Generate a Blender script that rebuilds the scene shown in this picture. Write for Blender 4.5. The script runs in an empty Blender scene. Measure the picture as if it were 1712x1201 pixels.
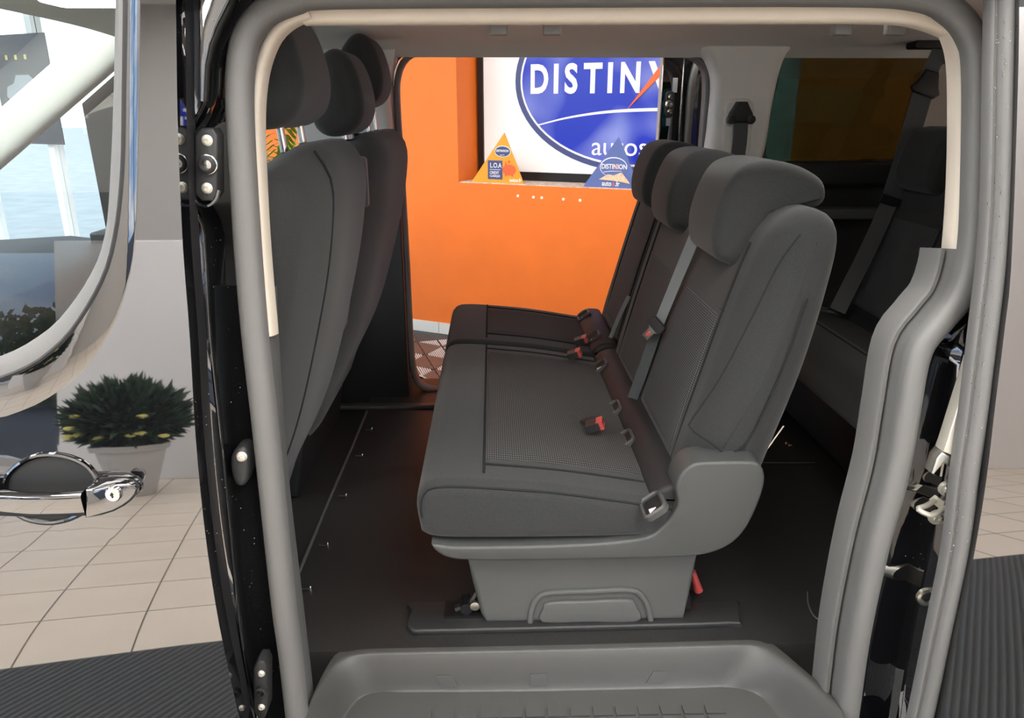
import bpy, bmesh, math, random
from mathutils import Vector, Matrix
from mathutils.geometry import delaunay_2d_cdt
random.seed(7)
R = math.radians
scn = bpy.context.scene
COL = scn.collection

# ------------------------------------------------------------------ camera
F = 1245.0; PITCH = R(18.5); YAW = R(1.5); CAM = Vector((0, -.95, 1.6))
cd = bpy.data.cameras.new('camera'); cd.sensor_width = 36; cd.lens = 36 * F / 1712
cd.clip_start = .02; cd.clip_end = 400
cam = bpy.data.objects.new('camera', cd); COL.objects.link(cam)
cam.location = CAM; cam.rotation_euler = (R(90) - PITCH, 0, -YAW)
scn.camera = cam
# ------------------------------------------------------------------ exposure, world
vs = scn.view_settings
scn.display_settings.display_device = 'sRGB'
vs.view_transform = 'Standard'; vs.look = 'None'; vs.exposure = 0.0; vs.gamma = 1.0; vs.use_curve_mapping = False
SKY = 3.6; LAMP = 18.0; CABIN_FILL = 38.0
w = bpy.data.worlds.new('sky'); scn.world = w; w.use_nodes = True
nt = w.node_tree; nt.nodes.clear()
wo = nt.nodes.new('ShaderNodeOutputWorld'); bg = nt.nodes.new('ShaderNodeBackground')
tc = nt.nodes.new('ShaderNodeTexCoord'); mp = nt.nodes.new('ShaderNodeMapping'); mp.inputs['Scale'].default_value = (1, 1, 3.2)
no = nt.nodes.new('ShaderNodeTexNoise'); no.inputs['Scale'].default_value = 3.2; no.inputs['Detail'].default_value = 7
rp = nt.nodes.new('ShaderNodeValToRGB')
rp.color_ramp.elements[0].position = .40; rp.color_ramp.elements[0].color = (.30, .48, .78, 1)
rp.color_ramp.elements[1].position = .62; rp.color_ramp.elements[1].color = (.95, .97, 1, 1)
nt.links.new(tc.outputs['Generated'], mp.inputs[0]); nt.links.new(mp.outputs[0], no.inputs['Vector'])
nt.links.new(no.outputs[0], rp.inputs[0]); nt.links.new(rp.outputs[0], bg.inputs[0]); nt.links.new(bg.outputs[0], wo.inputs[0])
bg.inputs[1].default_value = SKY

# ------------------------------------------------------------------ maths helpers
_cy, _sy, _cp, _sp = math.cos(YAW), math.sin(YAW), math.cos(PITCH), math.sin(PITCH)
FW = Vector((_sy*_cp, _cy*_cp, -_sp)); RT = Vector((_cy, -_sy, 0)); UP = Vector((_sy*_sp, _cy*_sp, _cp))
def ray(px, py): return FW + RT*((px-856)/F) + UP*((600.5-py)/F)
def P(px, py, Y):
    d = ray(px, py); return CAM + d*((Y-CAM.y)/d.y)
def PZ(px, py, Z):
    d = ray(px, py); return CAM + d*((Z-CAM.z)/d.z)
def PX(px, py, X):
    d = ray(px, py); return CAM + d*((X-CAM.x)/d.x)
def ys(z):                       # outer body side of the van, depth as a function of height
    if z < .85: return .10*(.85-z)**2
    if z < 1.2: return .2143*(z-.85)**2
    return .02625 + .15*(z-1.2)
def dys(z):
    if z < .85: return -.20*(.85-z)
    if z < 1.2: return .4286*(z-.85)
    return .15
VANW = 1.85
def S(px, py, off=0.0):          # where a sight line meets the van's side, off metres inboard
    Y = .05+off
    for _ in range(12):
        p = P(px, py, Y); Y = ys(p.z)+off
    return P(px, py, Y)
def cat(pts, n, closed=False):   # Catmull-Rom, resampled by arc length to n points
    pts = [Vector(p) for p in pts]; m = len(pts); out = []
    segs = m if closed else m-1
    for i in range(segs):
        if closed: a, b, c, d = pts[(i-1) % m], pts[i], pts[(i+1) % m], pts[(i+2) % m]
        else:
            b, c = pts[i], pts[i+1]; a = pts[i-1] if i > 0 else b*2-c; d = pts[i+2] if i+2 < m else c*2-b
        for k in range(12):
            t = k/12; t2 = t*t; t3 = t2*t
            out.append(.5*((2*b)+(c-a)*t+(2*a-5*b+4*c-d)*t2+(3*b-a-3*c+d)*t3))
    if not closed: out.append(pts[-1].copy())
    return resample(out, n, closed)
def resample(pts, n, closed=False):
    pts = [Vector(p) for p in pts]
    if closed: pts = pts+[pts[0]]
    L = [0]
    for a, b in zip(pts, pts[1:]): L.append(L[-1]+(b-a).length)
    tot = L[-1]; res = []; j = 0
    for i in range(n):
        s = tot*i/(n if closed else n-1)
        while j < len(L)-2 and L[j+1] < s: j += 1
        sg = L[j+1]-L[j]; t = (s-L[j])/sg if sg > 1e-12 else 0
        res.append(pts[j].lerp(pts[j+1], min(max(t, 0), 1)))
    return res
def rrect(x0, z0, x1, z1, r, n=5):
    o = []
    for cx, cz, a in ((x1-r, z0+r, -90), (x1-r, z1-r, 0), (x0+r, z1-r, 90), (x0+r, z0+r, 180)):
        for k in range(n+1):
            t = R(a+90*k/n); o.append(Vector((cx+r*math.cos(t), cz+r*math.sin(t))))
    return o

# ------------------------------------------------------------------ object helpers
def link(name, me, mat=None, parent=None, smooth=True, ang=40):
    o = bpy.data.objects.new(name, me); COL.objects.link(o)
    if mat: me.materials.append(MAT[mat])
    if smooth:
        for p in me.polygons: p.use_smooth = True
        if ang: me.set_sharp_from_angle(angle=R(ang))
    if parent:
        o.parent = parent
        if parent.type == 'EMPTY': o.matrix_parent_inverse = Matrix.Translation(-Vector(parent.location))
    return o
def mesh(verts, faces, name='m'):
    me = bpy.data.meshes.new(name); me.from_pydata([tuple(v) for v in verts], [], faces); me.update()
    bm = bmesh.new(); bm.from_mesh(me); bmesh.ops.recalc_face_normals(bm, faces=bm.faces); bm.to_mesh(me); bm.free()
    return me
def tag(o, label, catg, group=None, kind=None):
    if label: o['label'] = label
    if catg: o['category'] = catg
    if group: o['group'] = group
    if kind: o['kind'] = kind
    return o
def thing(name, label, catg, loc=(0, 0, 0), group=None):
    o = bpy.data.objects.new(name, None); COL.objects.link(o); o.location = loc; o.empty_display_size = .1
    return tag(o, label, catg, group)
class MB:                        # collects several shapes into ONE mesh
    def __init__(s): s.v = []; s.f = []
    def add(s, v, f):
        b = len(s.v); s.v += [Vector(x) for x in v]; s.f += [tuple(b+i for i in q) for q in f]; return s
    def build(s, name, mat, parent=None, **k): return link(name, mesh(s.v, s.f), mat, parent, **k)
def box_g(x0, y0, z0, x1, y1, z1):
    v = [(x, y, z) for z in (z0, z1) for y in (y0, y1) for x in (x0, x1)]
    return v, [(0, 2, 3, 1), (4, 5, 7, 6), (0, 1, 5, 4), (2, 6, 7, 3), (0, 4, 6, 2), (1, 3, 7, 5)]
def box(name, mat, x0, y0, z0, x1, y1, z1, parent=None, bev=0.0):
    v, f = box_g(x0, y0, z0, x1, y1, z1); me = mesh(v, f)
    if bev:
        bm = bmesh.new(); bm.from_mesh(me)
        bmesh.ops.bevel(bm, geom=bm.edges[:], offset=bev, segments=3, affect='EDGES', profile=.6); bm.to_mesh(me); bm.free()
    return link(name, me, mat, parent)
def tube_g(path, r, n=8, closed=False, cap=True):
    path = [Vector(p) for p in path]; m = len(path); v = []; f = []
    prev = None
    for i, p in enumerate(path):
        a = path[(i-1) % m] if (closed or i > 0) else p; b = path[(i+1) % m] if (closed or i < m-1) else p
        t = (b-a).normalized()
        if prev is None:
            u = t.cross(Vector((0, 0, 1)))
            if u.length < .1: u = t.cross(Vector((1, 0, 0)))
        else: u = prev-t*prev.dot(t)
        u.normalize(); prev = u; w_ = t.cross(u)
        rr = r[i] if isinstance(r, (list, tuple)) else r
        for k in range(n):
            an = 2*math.pi*k/n; v.append(p+u*(rr*math.cos(an))+w_*(rr*math.sin(an)))
    for i in range(m if closed else m-1):
        for k in range(n):
            a = i*n+k; b = i*n+(k+1) % n; c = ((i+1) % m)*n+(k+1) % n; d = ((i+1) % m)*n+k; f.append((a, b, c, d))
    if cap and not closed: f += [tuple(range(n)), tuple(range((m-1)*n, m*n))]
    return v, f
def tube(name, mat, path, r, parent=None, n=8, closed=False):
    return link(name, mesh(*tube_g(path, r, n, closed)), mat, parent)
def sweep_g(path, prof, N=Vector((0, -1, 0)), closedp=True, closed=False):
    # prof: (a outward to the LEFT of travel seen along -N ... , b along N)
    path = [Vector(p) for p in path]; m = len(path); n = len(prof); v = []; f = []
    for i, p in enumerate(path):
        a = path[(i-1) % m] if (closed or i > 0) else p; b = path[(i+1) % m] if (closed or i < m-1) else p
        t = (b-a).normalized(); s = N.cross(t).normalized(); NN = t.cross(s).normalized()
        for (pa, pb) in prof: v.append(p+s*pa+NN*pb)
    for i in range(m if closed else m-1):
        for k in range(n if closedp else n-1):
            f.append((i*n+k, i*n+(k+1) % n, ((i+1) % m)*n+(k+1) % n, ((i+1) % m)*n+k))
    if closedp and not closed: f += [tuple(range(n)), tuple(range((m-1)*n, m*n))]
    return v, f
def sweep(name, mat, path, prof, parent=None, N=Vector((0, -1, 0)), closedp=True, closed=False, ang=40):
    return link(name, mesh(*sweep_g(path, prof, N, closedp, closed)), mat, parent, ang=ang)
def loft_g(rows, closed=False):
    n = len(rows[0]); v = [p for r_ in rows for p in r_]; f = []
    for i in range(len(rows)-1):
        for k in range(n if closed else n-1):
            f.append((i*n+k, i*n+(k+1) % n, (i+1)*n+(k+1) % n, (i+1)*n+k))
    return v, f
def loft(name, mat, rows, parent=None, closed=False, ang=40, caps=False):
    v, f = loft_g(rows, closed)
    if caps:
        n = len(rows[0]); f += [tuple(range(n)), tuple(range(len(v)-n, len(v)))]
    return link(name, mesh(v, f), mat, parent, ang=ang)
def area2(p): return sum(a.x*b.y-b.x*a.y for a, b in zip(p, p[1:]+p[:1]))/2
def inset(poly, d):              # inward offset in small relaxed steps, so tight corners do not fold over
    q = [p.copy() for p in poly]; n = len(q)
    if n < 24:
        return [q[i]+Vector((-t.y, t.x))*d for i, t in ((i, (q[(i+1) % n]-q[i-1]).normalized()) for i in range(n))]
    k = max(1, int(math.ceil(d/.003)))
    for _ in range(k if d > 0 else 0):
        o = []
        for i in range(n):
            t = (q[(i+1) % n]-q[i-1]).normalized(); lap = (q[(i+1) % n]+q[i-1])*.5-q[i]
            o.append(q[i]+Vector((-t.y, t.x))*(d/k)+t*(.5*lap.dot(t)))
        q = o
    return q
def prism_g(poly, y0, y1, r=.02, seg=4, dome=0.0, frame=None, mid=1):
    # rounded extrusion of a 2D outline (x,z) along Y; frame(x,z,y) may bend it
    poly = [Vector(p) for p in poly]
    if area2(poly) < 0: poly = poly[::-1]
    rows = []; 
    for k in range(seg+1):
        t = math.pi/2*k/seg; rows.append((inset(poly, r*(1-math.sin(t))), y0+r*(1-math.cos(t))))
    for k in range(1, mid): rows.append((poly, y0+r+(y1-y0-2*r)*k/mid))
    for k in range(seg, -1, -1):
        t = math.pi/2*k/seg; rows.append((inset(poly, r*(1-math.sin(t))), y1-r*(1-math.cos(t))))
    fr = frame or (lambda x, z, y: (x, y, z))
    pr = [[Vector(fr(q.x, q.y, y)) for q in pp] for pp, y in rows]
    v, f = loft_g(pr, True); n = len(poly)
    if dome:
        for base, sgn, yy in ((0, -1, y0), (len(v)-n, 1, y1)):
            pp = rows[0][0]; last = list(range(base, base+n))
            c = sum(pp, Vector((0, 0)))/n
            for q in (.85, .6, .3):
                ring = []
                for i in range(n):
                    x = c+(pp[i]-c)*q; v.append(Vector(fr(x.x, x.y, yy+sgn*dome*(1-q*q)))); ring.append(len(v)-1)
                for i in range(n): f.append((last[i], last[(i+1) % n], ring[(i+1) % n], ring[i]))
                last = ring
            v.append(Vector(fr(c.x, c.y, yy+sgn*dome))); ci = len(v)-1
            for i in range(n): f.append((last[i], last[(i+1) % n], ci))
    else: f += [tuple(range(n)), tuple(range(len(v)-n, len(v)))]
    return v, f
def prism(name, mat, poly, y0, y1, r=.02, parent=None, seg=4, dome=0.0, frame=None, mid=1, ang=50):
    return link(name, mesh(*prism_g(poly, y0, y1, r, seg, dome, frame, mid)), mat, parent, ang=ang)
def lathe_g(prof, c, axis='Z', n=20):
    v = []; f = []
    for (r_, h) in prof:
        for k in range(n):
            a = 2*math.pi*k/n; x, y = r_*math.cos(a), r_*math.sin(a)
            q = {'Z': (x, y, h), 'Y': (x, h, y), 'X': (h, x, y)}[axis]; v.append(Vector(c)+Vector(q))
    m = len(prof)
    for i in range(m-1):
        for k in range(n): f.append((i*n+k, i*n+(k+1) % n, (i+1)*n+(k+1) % n, (i+1)*n+k))
    f += [tuple(range(n)), tuple(range((m-1)*n, m*n))]
    return v, f
def lathe(name, mat, prof, c, parent=None, axis='Z', n=20): return link(name, mesh(*lathe_g(prof, c, axis, n)), mat, parent)
def panel(name, mat, outline, holes, fy, parent=None, thick=.012, grid=.03, nrm=None, ang=30, flip=1):
    # sheet with holes over (x,z); fy(x,z) gives its depth; thickness goes inboard (flip=+1: +Y)
    outline = [Vector((p[0], p[1])) for p in outline]; holes = [[Vector((p[0], p[1])) for p in h] for h in holes]
    pts = []; edges = []
    def addloop(l):
        b = len(pts); pts.extend(l); edges.extend([(b+i, b+(i+1) % len(l)) for i in range(len(l))])
    addloop(outline)
    for h in holes: addloop(h)
    def inside(p, l):
        c = False; j = len(l)-1
        for i in range(len(l)):
            if (l[i].y > p.y) != (l[j].y > p.y) and p.x < (l[j].x-l[i].x)*(p.y-l[i].y)/(l[j].y-l[i].y)+l[i].x: c = not c
            j = i
        return c
    x0, x1 = min(p.x for p in outline), max(p.x for p in outline); z0, z1 = min(p.y for p in outline), max(p.y for p in outline)
    nx, nz = max(1, int((x1-x0)/grid/3)), max(1, int((z1-z0)/grid))
    for i in range(1, nx):
        for k in range(1, nz):
            q = Vector((x0+(x1-x0)*i/nx, z0+(z1-z0)*k/nz))
            if inside(q, outline) and not any(inside(q, h) for h in holes): pts.append(q)
    vo, eo, fo, *_ = delaunay_2d_cdt(pts, edges, [], 0, 1e-6)
    fk = []
    for t in fo:
        c = sum((vo[i] for i in t), Vector((0, 0)))/len(t)
        if inside(c, outline) and not any(inside(c, h) for h in holes): fk.append(tuple(t))
    n = len(vo); v = [Vector((p.x, fy(p.x, p.y), p.y)) for p in vo]
    b = [Vector((p.x, fy(p.x, p.y)+thick*flip, p.y)) for p in vo]
    from collections import Counter
    ec = Counter(); od = {}
    for t in fk:
        for i in range(len(t)):
            e = (t[i], t[(i+1) % len(t)]); ec[tuple(sorted(e))] += 1; od[tuple(sorted(e))] = e
    f = list(fk)+[tuple(i+n for i in reversed(t)) for t in fk]
    for e, c in ec.items():
        if c == 1: a, bb = od[e]; f.append((bb, a, a+n, bb+n))
    me = mesh(v+b, f)
    return link(name, me, mat, parent, ang=ang)
def text_mesh(s, size, ext=.002, bold=0.0, align='LEFT', sx=1.0, spacing=1.0):
    c = bpy.data.curves.new('t', 'FONT'); c.body = s; c.size = size; c.extrude = ext; c.offset = bold; c.align_x = align; c.space_character = spacing
    c.resolution_u = 4
    o = bpy.data.objects.new('t', c); COL.objects.link(o)
    dg = bpy.context.evaluated_depsgraph_get(); me = bpy.data.meshes.new_from_object(o.evaluated_get(dg))
    bpy.data.objects.remove(o); bpy.data.curves.remove(c)
    for v in me.vertices: v.co.x *= sx
    return me
def copy_part(o, parent, loc=None):
    c = o.copy(); COL.objects.link(c); c.parent = parent
    if loc is not None: c.location = loc
    return c

# ------------------------------------------------------------------ materials
MAT = {}
def mat(name, col, rough=.5, metal=0.0, spec=.5, ior=None, noise=0.0, nscale=40, bump=0.0, bscale=200, coat=0, sheen=0):
    m = bpy.data.materials.new(name); m.use_nodes = True; t = m.node_tree; b = t.nodes['Principled BSDF']
    b.inputs['Base Color'].default_value = (*col, 1); b.inputs['Roughness'].default_value = rough; b.inputs['Metallic'].default_value = metal
    b.inputs['Specular IOR Level'].default_value = spec
    if ior: b.inputs['IOR'].default_value = ior
    if coat: b.inputs['Coat Weight'].default_value = coat; b.inputs['Coat Roughness'].default_value = .02
    if sheen: b.inputs['Sheen Weight'].default_value = sheen; b.inputs['Sheen Roughness'].default_value = .5
    if noise or bump:
        tc = t.nodes.new('ShaderNodeTexCoord')
    if noise:
        n = t.nodes.new('ShaderNodeTexNoise'); n.inputs['Scale'].default_value = nscale; n.inputs['Detail'].default_value = 5
        r = t.nodes.new('ShaderNodeValToRGB'); r.color_ramp.elements[0].position = .3; r.color_ramp.elements[1].position = .7
        r.color_ramp.elements[0].color = (*[c*(1-noise) for c in col], 1); r.color_ramp.elements[1].color = (*[min(1, c*(1+noise)) for c in col], 1)
        t.links.new(tc.outputs['Object'], n.inputs['Vector']); t.links.new(n.outputs[0], r.inputs[0]); t.links.new(r.outputs[0], b.inputs['Base Color'])
    if bump:
        n = t.nodes.new('ShaderNodeTexNoise'); n.inputs['Scale'].default_value = bscale; n.inputs['Detail'].default_value = 3
        u = t.nodes.new('ShaderNodeBump'); u.inputs['Strength'].default_value = bump; u.inputs['Distance'].default_value = .002
        t.links.new(tc.outputs['Object'], n.inputs['Vector']); t.links.new(n.outputs[0], u.inputs['Height']); t.links.new(u.outputs[0], b.inputs['Normal'])
    MAT[name] = m; return m
mat('paint_black', (.004, .004, .005), .02, ior=2.5, spec=.5)
mat('fabric', (.027, .0285, .0285), .9, spec=.2, noise=.12, nscale=260, bump=.25, bscale=900, sheen=.15)
mat('seam', (.020, .021, .022), .9, spec=.1)
mat('vinyl', (.018, .018, .019), .6, spec=.3, noise=.1, nscale=120)
mat('plastic_dark', (.015, .0155, .016), .5, bump=.15, bscale=700)
mat('plastic_mid', (.074, .077, .076), .55, bump=.2, bscale=900)
mat('plastic_shield', (.048, .051, .050), .5, bump=.2, bscale=900)
mat('plastic_step', (.050, .050, .048), .45, bump=.25, bscale=900)
mat('rubber_seal', (.118, .117, .113), .5, bump=.1, bscale=300)
mat('rubber_black', (.008, .008, .009), .55)
mat('carpet', (.016, .0155, .015), .5, noise=.2, nscale=160, bump=.2, bscale=500)
mat('trim_beige', (.60, .54, .45), .6, bump=.1, bscale=800)
mat('trim_grey', (.68, .67, .64), .7, bump=.15, bscale=700)
mat('headliner', (.74, .73, .70), .9, bump=.2, bscale=900)
mat('chrome', (.62, .60, .56), .18, metal=1)
mat('steel', (.50, .48, .42), .35, metal=1)
mat('zinc', (.66, .63, .54), .45, metal=.7)
mat('red_plastic', (.42, .06, .055), .35)
mat('webbing', (.06, .065, .07), .6, bump=.2, bscale=1500)
mat('webbing_light', (.19, .205, .21), .5, bump=.2, bscale=1500)
mat('orange_wall', (.80, .172, .014), .6, noise=.04, nscale=5, bump=.1, bscale=90)
mat('white_paint', (.88, .88, .88), .6)
mat('wall_grey', (.52, .51, .49), .7)
mat('ceiling_white', (.75, .74, .72), .8)
mat('skirt_tile', (.72, .73, .66), .25)
mat('grout', (.22, .20, .18), .9)
mat('grid_taupe', (.105, .085, .075), .35, noise=.15, nscale=15)
mat('grid_bar_sheen', (.80, .80, .80), .3)  # white puts the bright sheen of the ribs into their colour
mat('grid_dark', (.02, .02, .02), .5)
mat('concrete', (.55, .47, .40), .8, noise=.3, nscale=30)
mat('sign_white', (.86, .88, .88), .25)
mat('sign_blue', (.022, .05, .42), .25)
mat('sign_orange', (.85, .13, .02), .35)
mat('frame_black', (.006, .006, .007), .35)
mat('card_orange', (.80, .33, .02), .45)
mat('card_blue', (.10, .145, .36), .45)
mat('card_navy', (.05, .07, .20), .45)
mat('ink_white', (.85, .85, .84), .5)
mat('ink_red', (.80, .12, .03), .5)
mat('sand', (.72, .52, .33), .6, noise=.25, nscale=60)
mat('leaf', (.27, .38, .06), .45, noise=.4, nscale=8)
mat('needle', (.025, .06, .03), .6, noise=.5, nscale=12)
mat('flower', (.75, .68, .22), .6)
mat('bark', (.16, .10, .06), .9, noise=.3, nscale=30)
mat('soil', (.05, .035, .025), 1)
mat('pot_white', (.50, .50, .50), .4)
mat('pot_brown', (.12, .06, .04), .5)
mat('tyre', (.012, .012, .012), .8)
mat('alloy', (.5, .5, .5), .3, metal=1)
mat('asphalt', (.045, .045, .048), .9, noise=.2, nscale=20)
mat('pale_ground', (.42, .40, .37), .9, noise=.1, nscale=3)
mat('tree_leaf', (.07, .14, .03), .7, noise=.5, nscale=6)
mat('poster_dark', (.03, .03, .035), .4)
mat('poster_red', (.55, .03, .05), .4)
mat('poster_grey', (.35, .38, .40), .4)
mat('mat_dark', (.020, .022, .022), .45)

def cream_tile():
    m = bpy.data.materials.new('cream_tile'); m.use_nodes = True; t = m.node_tree; b = t.nodes['Principled BSDF']
    tc = t.nodes.new('ShaderNodeTexCoord'); n = t.nodes.new('ShaderNodeTexNoise'); n.inputs['Scale'].default_value = 3; n.inputs['Detail'].default_value = 6
    r = t.nodes.new('ShaderNodeValToRGB'); r.color_ramp.elements[0].color = (.60, .52, .44, 1); r.color_ramp.elements[1].color = (.72, .64, .55, 1)
    t.links.new(tc.outputs['Object'], n.inputs['Vector']); t.links.new(n.outputs[0], r.inputs[0]); t.links.new(r.outputs[0], b.inputs['Base Color'])
    b.inputs['Roughness'].default_value = .35; MAT['cream_tile'] = m
cream_tile()
def weave(name, c0, c1, sx, sy, dirs):     # woven mesh cloth: fine ribs in two directions
    m = bpy.data.materials.new(name); m.use_nodes = True; t = m.node_tree; b = t.nodes['Principled BSDF']
    tc = t.nodes.new('ShaderNodeTexCoord'); fac = None
    for d, s in zip(dirs, (sx, sy)):
        wv = t.nodes.new('ShaderNodeTexWave'); wv.wave_type = 'BANDS'; wv.bands_direction = d; wv.inputs['Scale'].default_value = s; wv.inputs['Distortion'].default_value = .6
        wv.inputs['Detail Scale'].default_value = 40
        t.links.new(tc.outputs['Object'], wv.inputs['Vector'])
        if fac is None: fac = wv
        else:
            mu = t.nodes.new('ShaderNodeMath'); mu.operation = 'MULTIPLY'; t.links.new(fac.outputs['Fac'], mu.inputs[0]); t.links.new(wv.outputs['Fac'], mu.inputs[1]); fac = mu
    r = t.nodes.new('ShaderNodeValToRGB'); r.color_ramp.elements[0].color = (*c0, 1); r.color_ramp.elements[1].color = (*c1, 1)
    t.links.new(fac.outputs[0], r.inputs[0]); t.links.new(r.outputs[0], b.inputs['Base Color'])
    b.inputs['Roughness'].default_value = .85; b.inputs['Specular IOR Level'].default_value = .2
    u = t.nodes.new('ShaderNodeBump'); u.inputs['Strength'].default_value = .3; u.inputs['Distance'].default_value = .001
    t.links.new(fac.outputs[0], u.inputs['Height']); t.links.new(u.outputs[0], b.inputs['Normal'])
    MAT[name] = m
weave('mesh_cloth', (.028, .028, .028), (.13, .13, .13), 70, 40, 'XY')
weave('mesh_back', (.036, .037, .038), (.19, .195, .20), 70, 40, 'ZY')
def glassmat(name, col, refl_ior=1.5):
    m = bpy.data.materials.new(name); m.use_nodes = True; t = m.node_tree; t.nodes.clear()
    o = t.nodes.new('ShaderNodeOutputMaterial'); mx = t.nodes.new('ShaderNodeMixShader'); tr = t.nodes.new('ShaderNodeBsdfTransparent'); g = t.nodes.new('ShaderNodeBsdfGlossy')
    fr = t.nodes.new('ShaderNodeFresnel'); fr.inputs['IOR'].default_value = refl_ior
    g.inputs['Roughness'].default_value = 0.0; tr.inputs['Color'].default_value = (*col, 1)
    ge = t.nodes.new('ShaderNodeNewGeometry'); inv = t.nodes.new('ShaderNodeMath'); inv.operation = 'SUBTRACT'; inv.inputs[0].default_value = 1
    mu = t.nodes.new('ShaderNodeMath'); mu.operation = 'MULTIPLY'
    t.links.new(ge.outputs['Backfacing'], inv.inputs[1]); t.links.new(inv.outputs[0], mu.inputs[0]); t.links.new(fr.outputs[0], mu.inputs[1])
    t.links.new(mu.outputs[0], mx.inputs[0]); t.links.new(tr.outputs[0], mx.inputs[1]); t.links.new(g.outputs[0], mx.inputs[2]); t.links.new(mx.outputs[0], o.inputs[0])
    MAT[name] = m
glassmat('glass', (.90, .95, .93), 1.75)
glassmat('glass_tint', (.125, .185, .165), 1.5)
glassmat('glass_room', (.97, .98, .98), 1.45)
def emis(name, col, st):
    m = bpy.data.materials.new(name); m.use_nodes = True; t = m.node_tree; b = t.nodes['Principled BSDF']
    b.inputs['Base Color'].default_value = (.8, .8, .8, 1); b.inputs['Emission Color'].default_value = (*col, 1); b.inputs['Emission Strength'].default_value = st; MAT[name] = m
emis('led', (1, .97, .93), LAMP); emis('dome', (1, .97, .92), CABIN_FILL)

# ================================================================== SHOWROOM
GA = R(-14); E1 = Vector((math.cos(GA), math.sin(GA), 0)); E2 = Vector((math.sin(GA), -math.cos(GA), 0)); G0 = Vector((-.8, -1.03, 0)); TS = .33
def tile_floor_mat():
    m = bpy.data.materials.new('tile_floor'); m.use_nodes = True; t = m.node_tree; b = t.nodes['Principled BSDF']
    tc = t.nodes.new('ShaderNodeTexCoord'); mp = t.nodes.new('ShaderNodeMapping'); mp.vector_type = 'TEXTURE'
    mp.inputs['Location'].default_value = G0; mp.inputs['Rotation'].default_value = (0, 0, GA)
    br = t.nodes.new('ShaderNodeTexBrick'); br.offset = 0; br.inputs['Scale'].default_value = 1; br.inputs['Brick Width'].default_value = TS; br.inputs['Row Height'].default_value = TS
    br.inputs['Mortar Size'].default_value = .004; br.inputs['Color1'].default_value = (.66, .58, .49, 1); br.inputs['Color2'].default_value = (.62, .54, .46, 1); br.inputs['Mortar'].default_value = (.10, .09, .08, 1)
    t.links.new(tc.outputs['Object'], mp.inputs[0]); t.links.new(mp.outputs[0], br.inputs['Vector']); t.links.new(br.outputs[0], b.inputs['Base Color'])
    b.inputs['Roughness'].default_value = .4; MAT['tile_floor'] = m
tile_floor_mat()
floor = box('floor', 'tile_floor', -7, -5.2, -.10, 7, 8, 0); floor['kind'] = 'structure'
tm = None
for a in range(-9, 7):
    for b in range(0, 9):
        c = G0+E1*((a+.5)*TS)+E2*((b+.5)*TS)
        if c.y < -3.9: continue
        if tm is None:
            h = TS/2-.003; tm = mesh(*box_g(-h, -h, 0, h, h, .004)); tm.materials.append(MAT['cream_tile'])
        o = bpy.data.objects.new('floor_tile', tm); COL.objects.link(o); o.parent = floor; o.location = (c.x, c.y, 0); o.rotation_euler = (0, 0, GA)
# orange far wall, standing at an angle to the van
WA = R(26); W0 = Vector((-.646, 4.568, 0)); UD = Vector((math.cos(WA), -math.sin(WA), 0)); ND = Vector((math.sin(WA), math.cos(WA), 0))
def WU(u, d, z): return W0+UD*u+ND*d+Vector((0, 0, z))
def wbox_g(u0, d0, z0, u1, d1, z1):
    v, f = box_g(u0, d0, z0, u1, d1, z1); return [WU(*p) for p in v], f
def wbox(name, m, u0, d0, z0, u1, d1, z1, parent=None): return link(name, mesh(*wbox_g(u0, d0, z0, u1, d1, z1)), m, parent)
NU0, NU1, NZ, ND_ = .46, 2.62, 1.12, .36
wf = MB()
wf.add(*wbox_g(-1.6, 0, 0, NU0, .5, 4)); wf.add(*wbox_g(NU0, 0, 0, NU1, .5, NZ)); wf.add(*wbox_g(NU1, 0, 0, 7.2, .5, 4)); wf.add(*wbox_g(NU0, 0, 2.75, NU1, .5, 4)); wf.add(*wbox_g(NU0, ND_, NZ, NU1, .5, 2.75))
wall_far = wf.build('wall_far', 'orange_wall'); wall_far['kind'] = 'structure'
wbox('window_sill', 'concrete', NU0+.002, .012, NZ, NU1-.002, ND_, NZ+.006, wall_far)
for i, (u, z) in enumerate([(.913, 1.05), (1.027, 1.046), (1.087, 1.045), (1.241, 1.043), (1.357, 1.041)]):
    mb = MB(); c = WU(u, -.002, z)
    v, f = lathe_g([(.009, -.003), (.0095, 0), (.004, 0), (.003, .004)], (0, 0, 0), 'Y', 14)
    mb.add([WU(u+q.x, -.002+q.y, z+q.z) for q in v], f); mb.build('wall_plug', 'ink_white', wall_far)
skirt = bpy.data.objects.new('baseboard_far', None); COL.objects.link(skirt); skirt['kind'] = 'structure'; skirt.location = W0
for i in range(-5, 12):
    u = -.07+i*.34; wbox('skirting_tile', 'skirt_tile', u+.002, -.012, .004, u+.337, 0, .088, skirt)
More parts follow.
